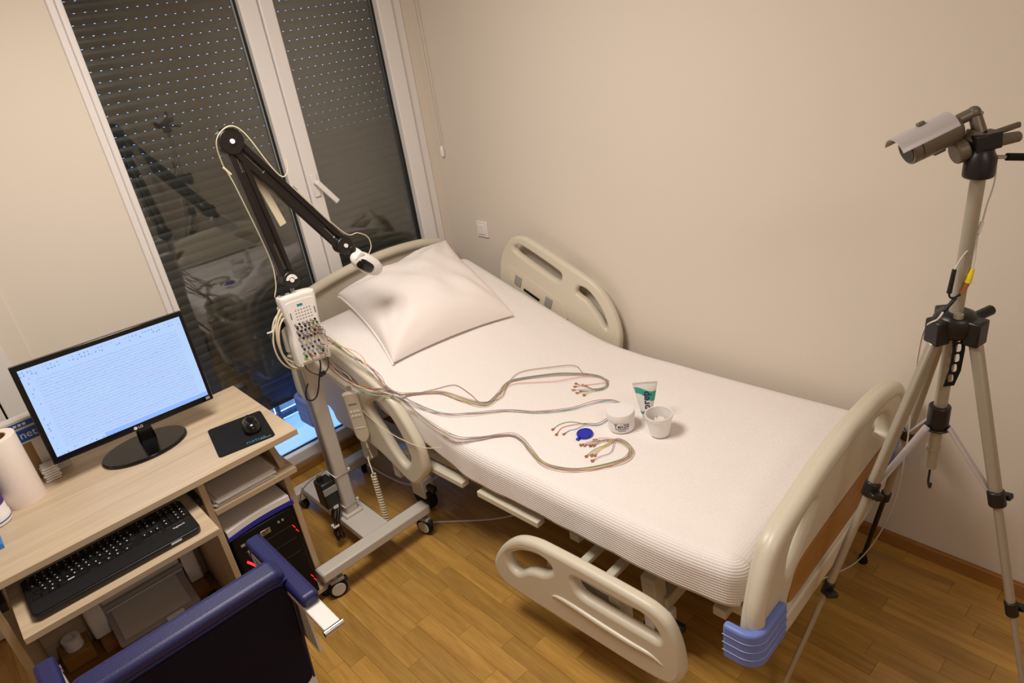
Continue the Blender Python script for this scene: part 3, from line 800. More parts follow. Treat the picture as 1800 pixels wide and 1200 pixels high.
# ------------------------------------------------------------------ electrode head box on the cart
HBC = Vector((.733, 1.972, .996))
hx = Vector((1, -.06, -.05)).normalized(); hy = Vector((.12, .10, 1)).normalized()
HM = axes(HBC, hx, hy)                           # local x right, y up, z towards the viewer (-y)
hbx = thing('electrode_headbox', 'light grey electrode head box with jacks on top of the cart', 'box', (HBC.x, HBC.y, .875))
ho_ = [(-.060,-.122),(-.062,-.06),(-.055,0),(-.061,.07),(-.064,.116),(-.052,.126),(.0,.128),(.052,.126),(.064,.116),(.061,.07),(.055,0),(.062,-.06),(.060,-.122),(.048,-.130),(-.048,-.130)]
inv = rootinv(hbx)
body = plate('case', ho_, [], .056, .012, inv @ HM @ Matrix.Translation((0, 0, -.020)), lt_grey, hbx)
plate('face_plate', [(x*.82, y*.86-.006) for x, y in ho_], [], .003, .001, inv @ HM @ Matrix.Translation((0, 0, .009)), lt_grey, body)
ts = HM @ Matrix.Translation((-.025, .127, -.020)) @ Matrix.Rotation(math.radians(90), 4, 'X')
MB().cbox((0, 0, .0), (.062, .030, .003), ts).build('top_socket_panel', grey_pl, body, bevel=.001)
MB().cyl((-.016, 0, -.004), (-.016, 0, .004), .009, n=18, mtx=ts).build('top_socket', black_pl, body)
MB().cyl((.012, 0, -.004), (.012, 0, .004), .005, n=14, mtx=ts).build('top_socket', black_pl, body)
for sx in (-1, 1): MB().cbox((sx*.044, .055, .0105), (.004, .022, .002), HM).build('printed_mark', grey_print, body)
MB().cbox((-.004, .086, .0105), (.020, .008, .001), HM).build('printed_logo', teal_print, body)
for r in range(4):
    for c in range(6):
        MB().cbox((-.024+c*.0105, .070-r*.011, .0105), (.0055, .0028, .001), HM).build('printed_mark', grey_print, body)
jackpos = []
for r in range(5):
    for c in range(6):
        x = -.038+c*.0145+(.004 if r % 2 else 0); y = .022-r*.013
        jackpos.append((x, y)); MB().cyl((x, y, .010), (x, y, .014), .0042, n=10, mtx=HM).build('jack', black_pl, body)
for r in range(4):
    for c in range(5):
        x = -.036+c*.016+(.005 if r % 2 else 0); y = -.056-r*.014
        jm = rnd.choice((black_pl, black_pl, grey_pl, blue_print, card_m))
        MB().cyl((x, y, .010), (x, y, .014), .0040, n=10, mtx=HM).build('jack', jm, body)
        jackpos.append((x, y))
MB().cbox((-.036, -.100, .0115), (.010, .012, .004), HM).build('green_plug', green_pl, body, bevel=.001)

# electrode leads -------------------------------------------------------
A_ = [(.027,1.415),(.105,1.363),(.149,1.323),(.179,1.253),(.213,1.188),(.246,1.17),(.312,1.184),(.366,1.202),(.412,1.195),(.493,1.151),(.571,1.095),(.628,1.02),(.645,.962),(.628,.911),(.591,.89),(.558,.911)]
A2_ = [(.027,1.415),(.127,1.369),(.2,1.343),(.222,1.314),(.224,1.248),(.22,1.194),(.295,1.16),(.379,1.198),(.461,1.214),(.564,1.163),(.651,1.095),(.633,1.029),(.645,.962),(.628,.911),(.591,.89),(.558,.911)]
A3_ = [(.027,1.415),(.105,1.363),(.149,1.323),(.179,1.253),(.213,1.188),(.246,1.17),(.315,1.188),(.388,1.189),(.471,1.132),(.529,1.084),(.612,1.023),(.645,.962),(.628,.911)]
Ae = [(.556,1.01),(.512,.99),(.562,.98),(.504,.964),(.506,.931),(.564,.966),(.522,.959),(.535,1.0)]
B_ = [(.023,1.374),(.042,1.292),(.076,1.229),(.156,1.163),(.228,1.112),(.271,1.073),(.313,1.008),(.36,.955),(.417,.904),(.485,.869),(.522,.83),(.530,.794),(.512,.756),(.470,.742),(.422,.755),(.377,.763),(.353,.8)]
Be = [[(.339,.854),(.306,.878),(.266,.878)], [(.322,.84),(.289,.857),(.249,.846)], [(.312,.81),(.293,.823),(.264,.826)]]
C_ = [(.005,1.345),(-.0,1.296),(.004,1.209),(.021,1.12),(.062,1.067),(.127,1.013),(.158,.973),(.154,.922),(.124,.85),(.099,.777),(.105,.713),(.132,.656),(.187,.603),(.252,.563),(.304,.569),(.333,.609),(.330,.652)]
Ce = [[(.295,.71),(.246,.735)], [(.30,.70),(.25,.722)], [(.30,.692),(.26,.705)], [(.29,.665),(.25,.68),(.206,.679)], [(.295,.66),(.25,.672),(.218,.668)], [(.30,.655),(.26,.664),(.225,.658)], [(.27,.625),(.23,.64),(.197,.647)], [(.32,.70),(.293,.714)], [(.30,.685),(.266,.696)]]
COL = dict(beige=(214,192,160), grey=(160,156,158), brown=(140,100,82), green=(110,168,128), yellow=(220,204,110), orange=(230,165,96), pink=(218,146,142), violet=(168,140,178), blue=(136,156,196), white=(222,214,206), red=(200,112,100))
WM = {k: mat('lead_'+k, v, .5) for k, v in COL.items()}
cup_me = MB().lathe([(0, 0), (.0035, 0), (.0050, .0018), (.0052, .0028), (.0036, .0030), (.0026, .0016), (0, .0013)], n=12).mesh('cup_electrode', copper)
jp = [p for p in jackpos]; rnd.shuffle(jp)
def lead(i, nw, colr, path, end, bundle, lab, cross, seed, low=False):
    rr = random.Random(seed)
    jx, jy = jp.pop()
    p0 = BMi @ (HM @ Vector((jx, jy, .014))); p1 = BMi @ (HM @ Vector((jx*1.05+.006, jy-.004, .045))); 
    ang = 2*PI*i/nw; off = lambda k, s: s*math.sin(ang+k*1.1+rr.random()*.6)
    pts = [p0, p1]
    j = lambda q: rr.uniform(-q, q)
    if low: way = [(-.085, 1.74, .79), (-.078, 1.64, .725), (-.066, 1.53, .690)]
    else: way = [(-.055, 1.70, .850), (-.040, 1.60, .812), (-.022, 1.50, .757)]
    pts.append((p1+Vector(way[0]))/2+Vector((0, 0, -.012+j(.015))))
    for q in way: pts.append(Vector(q)+Vector((j(.010), j(.035), j(.012))))
    cx, cb, cz = cross
    pts.append(Vector((cx-.018+j(.004), cb+j(.010), cz+.014+i*.0011)))
    N = len(path)
    for k, (a, b) in enumerate(path):
        q = path[min(k+1, N-1)]; p = path[max(k-1, 0)]; d = Vector((q[0]-p[0], q[1]-p[1], 0))
        d = d.normalized() if d.length > 0 else Vector((1, 0, 0)); nrm = Vector((-d.y, d.x, 0))
        sprd = .0125 if k < 5 else (.0090 if k < N-4 else .0085)
        o = (i-(nw-1)/2)/max(1, nw-1)*2*sprd*math.cos(k*.55+seed)+rr.uniform(-.0012, .0012)
        a2, b2 = a+nrm.x*o, b+nrm.y*o
        pts.append(Vector((max(a2, .004), b2, SZ(b2)+.0055+(.0011*((i*3) % 5)))))
    e = end if isinstance(end, list) else [end]
    for a, b in e: pts.append(Vector((a, b, SZ(b)+.0045)))
    P = catmull(pts, 6)
    root = bpy.data.objects.new('electrode_lead', MB().tube(P, .0012, 6).mesh('electrode_lead', WM[colr])); C.objects.link(root); root.matrix_basis = BM.copy()
    tag(root, lab, 'electrode lead', bundle)
    c = bpy.data.objects.new('cup_electrode', cup_me); C.objects.link(c); c.parent = root; c.location = P[-1]-Vector((0, 0, .0015)); c.rotation_euler = (rr.uniform(-.3, .3), rr.uniform(-.3, .3), 0)
    d = (P[-1]-P[-3]).normalized()
    MB().cyl(P[-1]-d*.012, P[-1]-d*.003, .0017, .0022, 8).build('strain_relief', copper, root, local=True)
    MB().cyl(p0-(p1-p0).normalized()*.002, p0+(p1-p0).normalized()*.020, .0034, .0028, 10).build('plug', grey_pl, root, local=True)
cols = list(COL)
for i, c in enumerate(('beige', 'grey', 'brown', 'green', 'yellow', 'orange', 'violet', 'pink')):
    path = A2_ if c == 'brown' else (A3_ if c == 'pink' else A_)
    lead(i, 8, c, path, Ae[i], 'upper electrode leads', f'thin {c} electrode lead in the upper bundle curling beyond the pillow corner', (.0, 1.433, .682), 10+i)
for i, c in enumerate(('green', 'red', 'blue')):
    lead(i, 3, c, B_, Be[i], 'middle electrode leads', f'thin {c} electrode lead of the middle strand looping round the jar', (.0, 1.42, .678), 40+i, True)
for i, c in enumerate(('beige', 'grey', 'brown', 'green', 'yellow', 'orange', 'violet', 'white', 'pink')):
    lead(i, 9, c, C_, Ce[i], 'lower electrode leads', f'thin {c} electrode lead in the lower bundle curling below the blue cap', (-.002, 1.385, .656), 70+i, True)

# ------------------------------------------------------------------ cart
cart = thing('equipment_cart', 'grey wheeled equipment cart with a square post beside the bed head', 'cart', (.727, 2.07, 0))
PX, PY = .727, 2.07
MB().box((.456, 1.806, .104), (.945, 1.866, .144)).build('base_beam', grey_paint, cart, bevel=.006)
MB().box((.640, 2.405, .060), (1.035, 2.470, .105)).build('base_beam', grey_paint, cart, bevel=.006)
MB().box((.672, 1.866, .100), (.790, 2.41, .132)).build('base_spine', grey_paint, cart, bevel=.004)
for x in (.456, .945): MB().box((x-.004, 1.808, .106), (x+.004, 1.864, .142)).build('end_cap', grey_pl, cart, bevel=.002)
MB().box((1.032, 2.407, .062), (1.045, 2.468, .106)).build('end_cap', black_pl, cart, bevel=.002)
MB().box((PX-.028, PY-.034, .128), (PX+.028, PY+.034, 1.06)).build('post', grey_paint, cart, bevel=.008, seg=3)
MB().box((PX-.0305, PY-.016, .16), (PX-.0275, PY+.016, 1.0)).build('post_groove', steel, cart)
MB().box((PX-.04, PY-.046, .128), (PX+.04, PY+.046, .145)).build('post_foot', grey_paint, cart, bevel=.004)
for z in (.185, .335):
    MB().tube([(PX-.031, PY-.037, z), (PX+.031, PY-.037, z), (PX+.031, PY+.037, z), (PX-.031, PY+.037, z)], .0022, 6, closed=True).build('cable_tie', white_cable, cart)
    MB().cbox((PX+.034, PY-.030, z+.003), (.008, .008, .008)).build('tie_head', white_cable, cart)
def castor(x, y, ang, r=.040, dark=False):
    mtx = Matrix.Translation((x, y, 0)) @ Matrix.Rotation(ang, 4, 'Z')
    top = .104 if not dark else .060
    f = MB().cbox((0, .004, r*2+.004), (.026, r*1.5, .016), mtx).cyl((0, 0, r*2), (0, 0, top), .010, n=12, mtx=mtx).build('castor', grey_pl if not dark else black_pl, cart, bevel=.004)
    MB().cyl((-.010, 0, r), (.010, 0, r), r, n=36, mtx=mtx).build('tyre', black_mat, f, bevel=.003)
    MB().cyl((-.0125, 0, r), (.0125, 0, r), r*.74, n=36, mtx=mtx).build('wheel_disc', black_pl if dark else grey_paint, f, bevel=.002)
    MB().cbox((0, r*.95, r*1.75), (.018, .016, .022), mtx).build('brake_lever', black_pl, f, bevel=.004)
castor(.500, 1.826, math.radians(-100), .037); castor(.922, 1.836, math.radians(-165), .037); castor(.675, 2.437, .3, .028, True); castor(1.0, 2.437, -.6, .028, True)

# spring balanced lamp arm
arm = thing('photic_lamp', 'black spring arm lamp with white oval head over the pillow', 'lamp', (.765, 2.07, 1.08))
JB, JE, JW = Vector((.763, 2.07, 1.150)), Vector((.706, 2.07, 1.644)), Vector((.999, 2.07, 1.200))
ny = Vector((0, 1, 0))
MB().cyl((.765, 2.07, 1.06), JB, .007, n=12).build('pin', steel, arm)
def disc(c, r, name, bolt=True, th=.046):
    o = MB().cyl(c-ny*th/2, c+ny*th/2, r, n=32).build(name, dark_metal, arm, bevel=.004)
    if bolt:
        MB().cyl(c-ny*(th/2+.006), c-ny*(th/2-.002), .0075, n=16).build('bolt', white_pl, o)
    return o
jb = disc(JB, .031, 'base_joint'); je = disc(JE, .041, 'elbow_joint'); jw = disc(JW, .033, 'wrist_joint')
pl_ = []
for k in range(13):
    a = PI*(k/12)*.95+math.radians(5)-.15; pl_.append((JB.x+.021*math.cos(a), JB.z+.021*math.sin(a)))
inn = [(JB.x+(x-JB.x)*.5, JB.z+(z-JB.z)*.5) for x, z in pl_][::-1]
MB().prism(pl_+inn, 0, .002, axes((0, JB.y-.024, 0), (1, 0, 0), (0, 0, 1))).build('scale_arc', white_pl, jb)
def armlink(p, q, o, w_, d):
    dd = (q-p).normalized(); per = Vector((dd.z, 0, -dd.x))
    for s in (-1, 1):
        MB().bar(p+per*o*s+dd*.02, q+per*o*s-dd*.02, w_, d, up=ny).build('arm_bar', dark_metal, arm, bevel=.004)
    MB().cyl(p+dd*.05, q-dd*.05, .0045, n=10).build('spring_rod', steel, arm)
    MB().bar(p+dd*.14-ny*.003, q-dd*.10-ny*.003, .048, .010, up=ny).build('cover_plate', dark_metal, arm, bevel=.003)
armlink(JB, JE, .0155, .018, .030); armlink(JE, JW, .0165, .020, .032)
MB().tube(catmull([(.700, 2.085, 1.10), (.722, 2.09, 1.15), (.728, 2.095, 1.25), (.690, 2.095, 1.50), (.668, 2.085, 1.58), (.664, 2.06, 1.655), (.706, 2.04, 1.69), (.75, 2.04, 1.66), (.80, 2.035, 1.545), (.83, 2.035, 1.50), (.853, 2.03, 1.515), (.858, 2.03, 1.555)], 8), .0020, 6).build('lamp_cable', beige_cable, arm)
MB().tube(catmull([(.86, 2.04, 1.46), (.95, 2.04, 1.32), (1.012, 2.04, 1.240), (1.055, 2.04, 1.232), (1.092, 2.04, 1.205), (1.100, 2.045, 1.165), (1.085, 2.055, 1.132)], 8), .0020, 6).build('lamp_cable', beige_cable, arm)
for p, q in (((.651, 2.04, 1.575), (.668, 2.04, 1.548)),): MB().cyl(p, q, .0035, n=8).build('cable_clip', beige_cable, arm)
# white flat cover hanging inside the lower arm
MB().bar((.760, 2.105, 1.56), (.815, 2.105, 1.33), .026, .004, up=ny).build('label_strip', beige_cable, arm)
nk = MB().cyl((1.020, 2.06, 1.188), (1.036, 2.055, 1.150), .017, .014, 16).cyl((1.030, 2.055, 1.200), (1.030, 2.055, 1.186), .007, n=10)
nk.build('neck', dark_metal, arm, bevel=.002)
_x = Vector((.72, .02, -.69)).normalized(); _z = Vector((-.42, -.86, .10)); _z = (_z-_x*_z.dot(_x)).normalized()
LH = axes((1.064, 2.045, 1.108), _x, _z.cross(_x))
lh = MB().ell((0, 0, 0), (.074, .036, .032), 28, 16, LH, .9).build('lamp_head', white_pl, arm)
MB().cbox((-.054, .012, 0), (.024, .040, .046), LH).build('head_collar', white_pl, lh, bevel=.006, seg=3)
MB().ell((-.012, -.006, .0140), (.040, .023, .0225), 24, 12, LH, .7).build('lens', black_gl, lh)

# coil of beige cable behind the head box
coil = thing('coiled_cable', 'coil of beige cable hanging behind the head box with a black strap', 'cable', (.69, 2.03, .87))
for k in range(7):
    rx = .046+.005*(k % 4); rz = .098+.006*((k*2) % 5); c0 = Vector((.680+.005*(k % 3), 2.000+.005*k, .955+.006*(k % 3-1)))
    MB().tube([(c0.x+rx*math.cos(t), c0.y+.006*math.sin(2*t), c0.z+rz*math.sin(t)) for t in [2*PI*j/40 for j in range(40)]], .0030, 6, closed=True).build('loop', beige_cable, coil)
MB().bar((.620, 2.02, .992), (.71, 2.045, 1.025), .012, .018).build('strap', black_pl, coil)
MB().bar((.612, 2.02, 1.012), (.640, 2.02, 1.010), .006, .004).build('tie_end', white_cable, coil)
bcab = thing('black_lead', 'thin black cable looping down in front of the cart post', 'cable', (.72, 2.0, .74))
MB().tube(catmull([(.752, 1.985, .865), (.752, 1.99, .83), (.735, 1.99, .79), (.712, 1.99, .735), (.690, 1.99, .715), (.668, 1.99, .725), (.668, 1.99, .755), (.686, 1.99, .785)], 8), .0030, 7).build('cable', black_cable, bcab)
bc2 = thing('grey_lead', 'grey cable hanging below the head box with a small connector', 'cable', (.75, 2.0, .78))
MB().tube(catmull([(.69, 1.985, .87), (.700, 1.985, .835), (.725, 1.985, .805), (.750, 1.985, .795), (.778, 1.985, .815), (.787, 1.985, .865)], 8), .0026, 6).build('cable', mat('dark_grey_cable', (90, 86, 82), .5), bc2)
MB().bar((.733, 1.982, .797), (.758, 1.982, .800), .011, .014).build('connector', black_pl, bc2, bevel=.002)
rl_ = thing('cream_lead', 'single cream cable crossing the near head side rail', 'cable', bw(-.04, 1.5, .6))
MB().tube([BM @ p for p in catmull([(-.14, 1.86, .80), (-.10, 1.86, .76), (-.060, 1.80, .67), (-.046, 1.682, .609), (-.046, 1.60, .550), (-.046, 1.50, .520), (-.046, 1.408, .505), (-.046, 1.283, .510), (-.035, 1.22, .515), (-.012, 1.17, .525)], 8)], .0018, 6).build('cable', beige_cable, rl_)

# power adapter hung on the post
ad = thing('power_adapter', 'black power adapter with bundled cord strapped to the cart post', 'adapter', (.66, 2.08, .10))
MB().box((.632, 2.045, .205), (.694, 2.115, .325)).build('case', black_pl, ad, bevel=.008, seg=3)
MB().box((.634, 2.040, .275), (.692, 2.0455, .302)).build('label_sticker', grey_pl, ad)
MB().cyl((.650, 2.08, .325), (.648, 2.08, .350), .011, n=10).build('plug_end', black_pl, ad)
MB().tube(catmull([(.55, 2.10, .262), (.575, 2.10, .315), (.62, 2.09, .345), (.648, 2.08, .35), (.68, 2.09, .352), (.70, 2.10, .345)], 6), .0024, 6).build('wire', mat('lamp_wire', (120, 112, 104), .5), ad)
for k in range(5):
    x = .660+.004*k; y = 2.05+.008*(k % 3)
    MB().tube(catmull([(x, y, .205), (x-.012-.004*k, y, .165), (x-.020, y, .12), (x-.028-.003*k, y, .07), (x-.022+.004*k, y, .045), (x-.010, y, .07), (x-.012, y, .12), (x+.006, y, .17), (x+.012, y, .205)], 6), .0026, 6).build('cord_loop', black_cable, ad)
MB().cbox((.645, 2.058, .115), (.026, .030, .008)).build('twist_tie', white_cable, ad, bevel=.002)
MB().cbox((.668, 2.058, .203), (.024, .026, .018)).build('strap', lt_grey, ad, bevel=.003)

# bed hand control with coiled cord
rm = thing('bed_remote', 'cream hand control hanging on the near head side rail', 'remote control', bw(-.04, 1.66, .40))
RMm = axes((.858, 2.042, .530), (.80, -.60, .02), (.02, -.10, 1))
iv = rootinv(rm)
ro = [(-.026,.118),(.026,.118),(.028,.09),(.028,-.06),(.024,-.095),(.008,-.118),(-.008,-.118),(-.024,-.095),(-.028,-.06),(-.028,.09)]
# local z of this frame points to -a (towards the room)
rb_ = plate('case', ro, [], .024, .006, iv @ RMm, beige, rm, straight=False)
for r in range(2):
    for c in range(3): MB().cyl((-.014+c*.014, .035-r*.02, .010), (-.014+c*.014, .035-r*.02, .0145), .0052, n=12, mtx=RMm).build('button', white_pl, rb_)
for k in range(4): MB().cbox((-.012+k*.008, .070, .0125), (.006, .007, .001), RMm).build('printed_mark', grey_print, rb_)
MB().cbox((0, -.045, .0125), (.040, .003, .002), RMm).build('moulded_line', white_pl, rb_)
hk = MB().bar(RMm @ Vector((0, .11, -.012)), RMm @ Vector((0, .135, -.022)), .03, .006); hk.build('hanger', beige, rm)
e0 = RMm @ Vector((0, -.115, 0))
MB().cyl(e0, e0+Vector((.003, -.003, -.040)), .0075, .004, 12).build('cord_sleeve', beige, rm)
w0 = e0+Vector((.003, -.003, -.040))
w1 = Vector((.818, 1.955, .315))
MB().tube(catmull([w0, (w0.x+.004, w0.y-.004, w0.z-.05), (w0.x-.030, w0.y-.04, .36), w1], 8), .0028, 6).build('cord', beige_cable, rm)
hel = []; w2 = Vector((.812, 1.935, .085)); ax_ = w2-w1; u_, v_ = frame(ax_)
for k in range(19*14+1):
    t = k/(19*14); a = 2*PI*k/14; hel.append(w1+ax_*t+(u_*math.cos(a)+v_*math.sin(a))*.0095)
MB().tube(hel, .0026, 6).build('coiled_cord', beige_cable, rm)

fc = thing('floor_cable', 'thin white cable lying on the floor under the bed', 'cable', (1.0, 1.86, 0))
MB().tube(catmull([(.965, 1.875, .005), (1.03, 1.80, .005), (1.086, 1.733, .005), (1.13, 1.685, .005), (1.171, 1.648, .005), (1.22, 1.615, .005), (1.28, 1.60, .005), (1.42, 1.62, .005)], 8), .0035, 6).build('cable', white_cable, fc)
fc2 = thing('hanging_cable', 'grey white cable drooping below the bed frame behind the castor', 'cable', (1.05, 2.1, .0))
MB().tube(catmull([(1.00, 2.42, .06), (1.03, 2.30, .02), (1.06, 2.16, .012), (1.12, 2.07, .03), (1.20, 2.02, .10), (1.26, 1.99, .22), (1.28, 1.98, .31)], 8), .004, 6).build('cable', white_cable, fc2)

# ================================================================== tripod with camera
TP = Vector((1.504, .196, 1.107))
tri = thing('camera_tripod', 'champagne aluminium tripod standing at the foot of the bed', 'tripod', (TP.x, TP.y, 0))
feet = [Vector((1.802, .448, 0)), Vector((1.140, .405, 0)), Vector((1.44, -.125, 0))]
names_ = [0, 1, 2]
clt = Vector((1.512, .195, 1.452)); clb = Vector((1.473, .197, .715))
MB().cyl(clb, clt, .0145, n=20).build('centre_column', champagne, tri)
MB().cyl(clb+Vector((.002, 0, .055)), clb+Vector((.0024, 0, .063)), .0175, n=20).build('column_ring', champagne, tri)
cen = Vector((TP.x-.002, TP.y, 0))
co = MB().lathe([(.026, -.035), (.040, -.030), (.046, -.012), (.046, .012), (.040, .022), (.024, .030), (.017, .030)], (cen.x, cen.y, TP.z), 36)
for fpt in feet:
    d = (fpt-Vector((cen.x, cen.y, 0))); d.z = 0; d.normalize()
    co.cbox((0, 0, 0), (.036, .044, .060), axes(Vector((cen.x, cen.y, TP.z-.012))+d*.045, d, (0, 0, 1)) @ Matrix.Rotation(PI/2, 4, 'X'))
co.build('collar', black_pl, tri, bevel=.005)
MB().cyl((cen.x+.03, cen.y-.03, TP.z+.006), (cen.x+.075, cen.y-.05, TP.z+.012), .012, n=10).build('lock_knob', black_pl, tri, bevel=.003)
MB().ell((cen.x-.004, cen.y-.052, TP.z-.022), (.022, .008, .012), 16, 10).build('crank_knob', cam_m, tri)
MB().cyl((cen.x-.028, cen.y-.012, TP.z+.024), (cen.x-.028, cen.y-.012, TP.z+.034), .010, n=16).build('bubble_level', champagne, tri)
sld = Vector((1.481, .197, .862))
sd = MB().cyl(sld+Vector((0, 0, -.030)), sld+Vector((.001, 0, .030)), .024, n=24).cyl(sld+Vector((0, 0, -.034)), sld+Vector((0, 0, -.028)), .030, n=24)
sd.build('spreader_hub', black_pl, tri, bevel=.003)
for fpt in feet:
    d = (fpt-Vector((cen.x, cen.y, 0))); d.z = 0; d.normalize()
    top = Vector((cen.x, cen.y, TP.z-.040))+d*.050
    L = fpt-top
    side = Vector((-d.y, d.x, 0))
    k1, k2 = .36, .64
    p1, p2 = top+L*k1, top+L*k2
    lg = MB().bar(top, p1, .020, .027, up=d).build('leg', champagne, tri, bevel=.006, seg=3)
    MB().cyl(p1-L.normalized()*.03, p2, .0105, n=14).build('leg_section', champagne, lg)
    MB().cyl(p2-L.normalized()*.03, fpt+Vector((0, 0, .02)), .0075, n=12).build('leg_section', champagne if fpt is not feet[0] else black_pl, lg)
    for p, r in ((p1, .019), (p2, .0145)):
        cl_ = MB().cyl(p-L.normalized()*.024, p+L.normalized()*.016, r, n=20)
        cl_.cbox((0, 0, 0), (.020, .014, .034), axes(p+side*(r+.006)+d*.004, side, L.normalized()))
        cl_.build('leg_clamp', black_pl, lg, bevel=.003)
    MB().cyl(fpt+Vector((0, 0, .0)), fpt+Vector((0, 0, .030)), .017, .011, 18).build('rubber_foot', black_mat, lg, bevel=.003)
    a0 = sld+d*.028+Vector((0, 0, -.022)); a1 = p1-L.normalized()*.015-d*.016
    MB().bar(a0, a1, .017, .008, up=(0, 0, 1)).build('brace', silver, tri, bevel=.002)
hk = MB().tube(catmull([clb, clb+Vector((0, 0, -.025)), clb+Vector((0, 0, -.045)), clb+Vector((-.008, -.006, -.056)), clb+Vector((-.016, -.010, -.048)), clb+Vector((-.017, -.011, -.036))], 5), .0028, 7)
hk.build('hook', black_pl, tri)
# perforated rubber strap
sm_ = axes((1.4705, .176, 1.052), Vector((.72, -.68, 0)), Vector((.16, .06, 1)))
so = [(.016, .055), (.017, 0), (.010, -.05), (-.004, -.085), (-.028, -.085), (-.016, -.045), (-.010, 0), (-.012, .055)]
hol = [[(cx_-.0055, cy_-.008), (cx_+.0055, cy_-.008), (cx_+.0055, cy_+.008), (cx_-.0055, cy_+.008)] for cx_, cy_ in ((.003, .030), (.003, .006), (.000, -.018), (-.005, -.042), (-.012, -.066))]
plate('strap', so, hol, .004, .0008, rootinv(tri) @ sm_, black_mat, tri, straight=(0,))
# pan head
ph = Vector((1.508, .195, 1.452))
pn = MB().lathe([(.026, -.012), (.030, -.008), (.030, .030), (.024, .040), (.022, .048), (0, .048)], ph, 28)
pn.cbox((0, 0, 0), (.052, .040, .034), axes(ph+Vector((.006, 0, .062)), Vector((.75, -.66, .1)), (0, 0, 1)) @ Matrix.Rotation(PI/2, 4, 'X'))
pnh = pn.build('pan_head', black_pl, tri, bevel=.005, seg=3)
MB().cyl((1.500, .222, 1.500), (1.482, .238, 1.494), .024, n=24).build('tilt_knob', cam_m, pnh, bevel=.004)
MB().cyl((1.545, .178, 1.508), (1.580, .150, 1.510), .013, .011, 18).build('lock_lever', cam_m, pnh, bevel=.003)
MB().bar((1.545, .190, 1.522), (1.592, .155, 1.532), .010, .012).build('plate_lever', cam_m, pnh, bevel=.003)
MB().cyl((1.528, .182, 1.478), (1.556, .157, 1.473), .0045, n=12).build('handle_rod', chrome, pnh)
MB().cyl((1.552, .160, 1.474), (1.64, .083, 1.455), .0078, n=14).build('handle_grip', black_mat, pnh)
# bullet camera
bcm = thing('bullet_camera', 'grey bullet security camera on top of the tripod', 'camera', (1.522, .205, 1.530))
MB().cyl((1.518, .212, 1.508), (1.524, .206, 1.530), .029, .026, 26).build('mount_base', cam_m, bcm, bevel=.003)
bk = MB().cyl((1.523, .207, 1.528), (1.526, .220, 1.560), .014, .0125, 18).ell((1.527, .224, 1.568), (.0135, .0135, .0135), 16, 10).cyl((1.527, .224, 1.568), (1.508, .245, 1.557), .0120, n=16)
bk.build('bracket', cam_m, bcm)
MB().cyl((1.530, .214, 1.566), (1.5275, .209, 1.567), .004, n=10).build('screw', steel, bcm)
ax0, ax1 = Vector((1.497, .250, 1.541)), Vector((1.428, .303, 1.513))
dc = (ax1-ax0).normalized()
MB().cyl(ax0, ax1-dc*.010, .0305, n=32).cyl(ax0-dc*.012, ax0, .021, .0305, 32).build('body', cam_m, bcm, bevel=.002)
MB().cyl(ax1-dc*.012, ax1-dc*.009, .0285, n=32).build('seam', black_pl, bcm)
MB().cyl(ax1-dc*.010, ax1+dc*.010, .0302, n=32).build('front_ring', cam_m, bcm, bevel=.003)
MB().cyl(ax1+dc*.0095, ax1+dc*.0112, .024, n=28).build('front_glass', black_gl, bcm)
dn = Vector((0, 0, -1)); dn = (dn-dc*dn.dot(dc)).normalized()
MB().bar(ax0+dn*.032+dc*.025, ax0+dn*.032+dc*.050, .014, .008, up=dn).build('adjust_foot', cam_m, bcm, bevel=.002)
# sun shield: half cylinder shell
su = MB(); n = 18; vs = []; up = -dn; sd_ = dc.cross(up).normalized(); s0 = ax0+dc*.004; s1 = ax1+dc*.034
for c_, r in ((s0+up*.004, .0335), (s1+up*.004, .0335), (s0+up*.004, .0360), (s1+up*.004, .0360)):
    for k in range(n+1):
        a = math.radians(-72+144*k/n); vs.append(c_+(up*math.cos(a)+sd_*math.sin(a))*r)
fs = []
for k in range(n):
    fs += [(k, k+1, n+1+k+1, n+1+k), (2*(n+1)+k, 3*(n+1)+k, 3*(n+1)+k+1, 2*(n+1)+k+1), (k, 2*(n+1)+k, 2*(n+1)+k+1, k+1), (n+1+k, n+1+k+1, 3*(n+1)+k+1, 3*(n+1)+k)]
fs += [(0, n+1, 3*(n+1), 2*(n+1)), (n, 2*(n+1)+n, 3*(n+1)+n, n+1+n)]
su.add(vs, fs).build('sun_shield', silver, bcm)
MB().bar(s0+up*.043+dc*.050, s0+up*.043+dc*.066, .010, .007, up=up).build('shield_screw_boss', cam_m, bcm, bevel=.002)
# camera cable with connectors
cc = thing('camera_cable', 'white camera cable with yellow and black plugs taped along the tripod column', 'cable', (1.50, .18, 1.2))
MB().tube(catmull([(1.545, .185, 1.500), (1.545, .175, 1.46), (1.540, .172, 1.42), (1.528, .176, 1.375), (1.520, .178, 1.335)], 8), .0018, 6).build('wire', white_cable, cc)
MB().cyl((1.521, .178, 1.342), (1.512, .180, 1.318), .0042, n=10).build('joint_sleeve', white_pl, cc)
MB().tube(catmull([(1.512, .180, 1.318), (1.504, .178, 1.29), (1.500, .176, 1.262), (1.496, .177, 1.240)], 8), .0018, 6).build('wire', white_cable, cc)
MB().tube(catmull([(1.512, .180, 1.318), (1.500, .184, 1.296), (1.482, .196, 1.272), (1.470, .204, 1.245)], 8), .0014, 6).build('wire', white_cable, cc)
MB().cyl((1.496, .176, 1.242), (1.488, .180, 1.212), .0042, .0075, 12).build('yellow_plug', yellow_m, cc)
MB().cyl((1.488, .180, 1.212), (1.479, .186, 1.188), .0058, .0050, 10).build('plug_collar', copper, cc)
MB().cyl((1.470, .204, 1.246), (1.462, .206, 1.192), .0048, .0055, 10).build('black_plug', black_pl, cc)
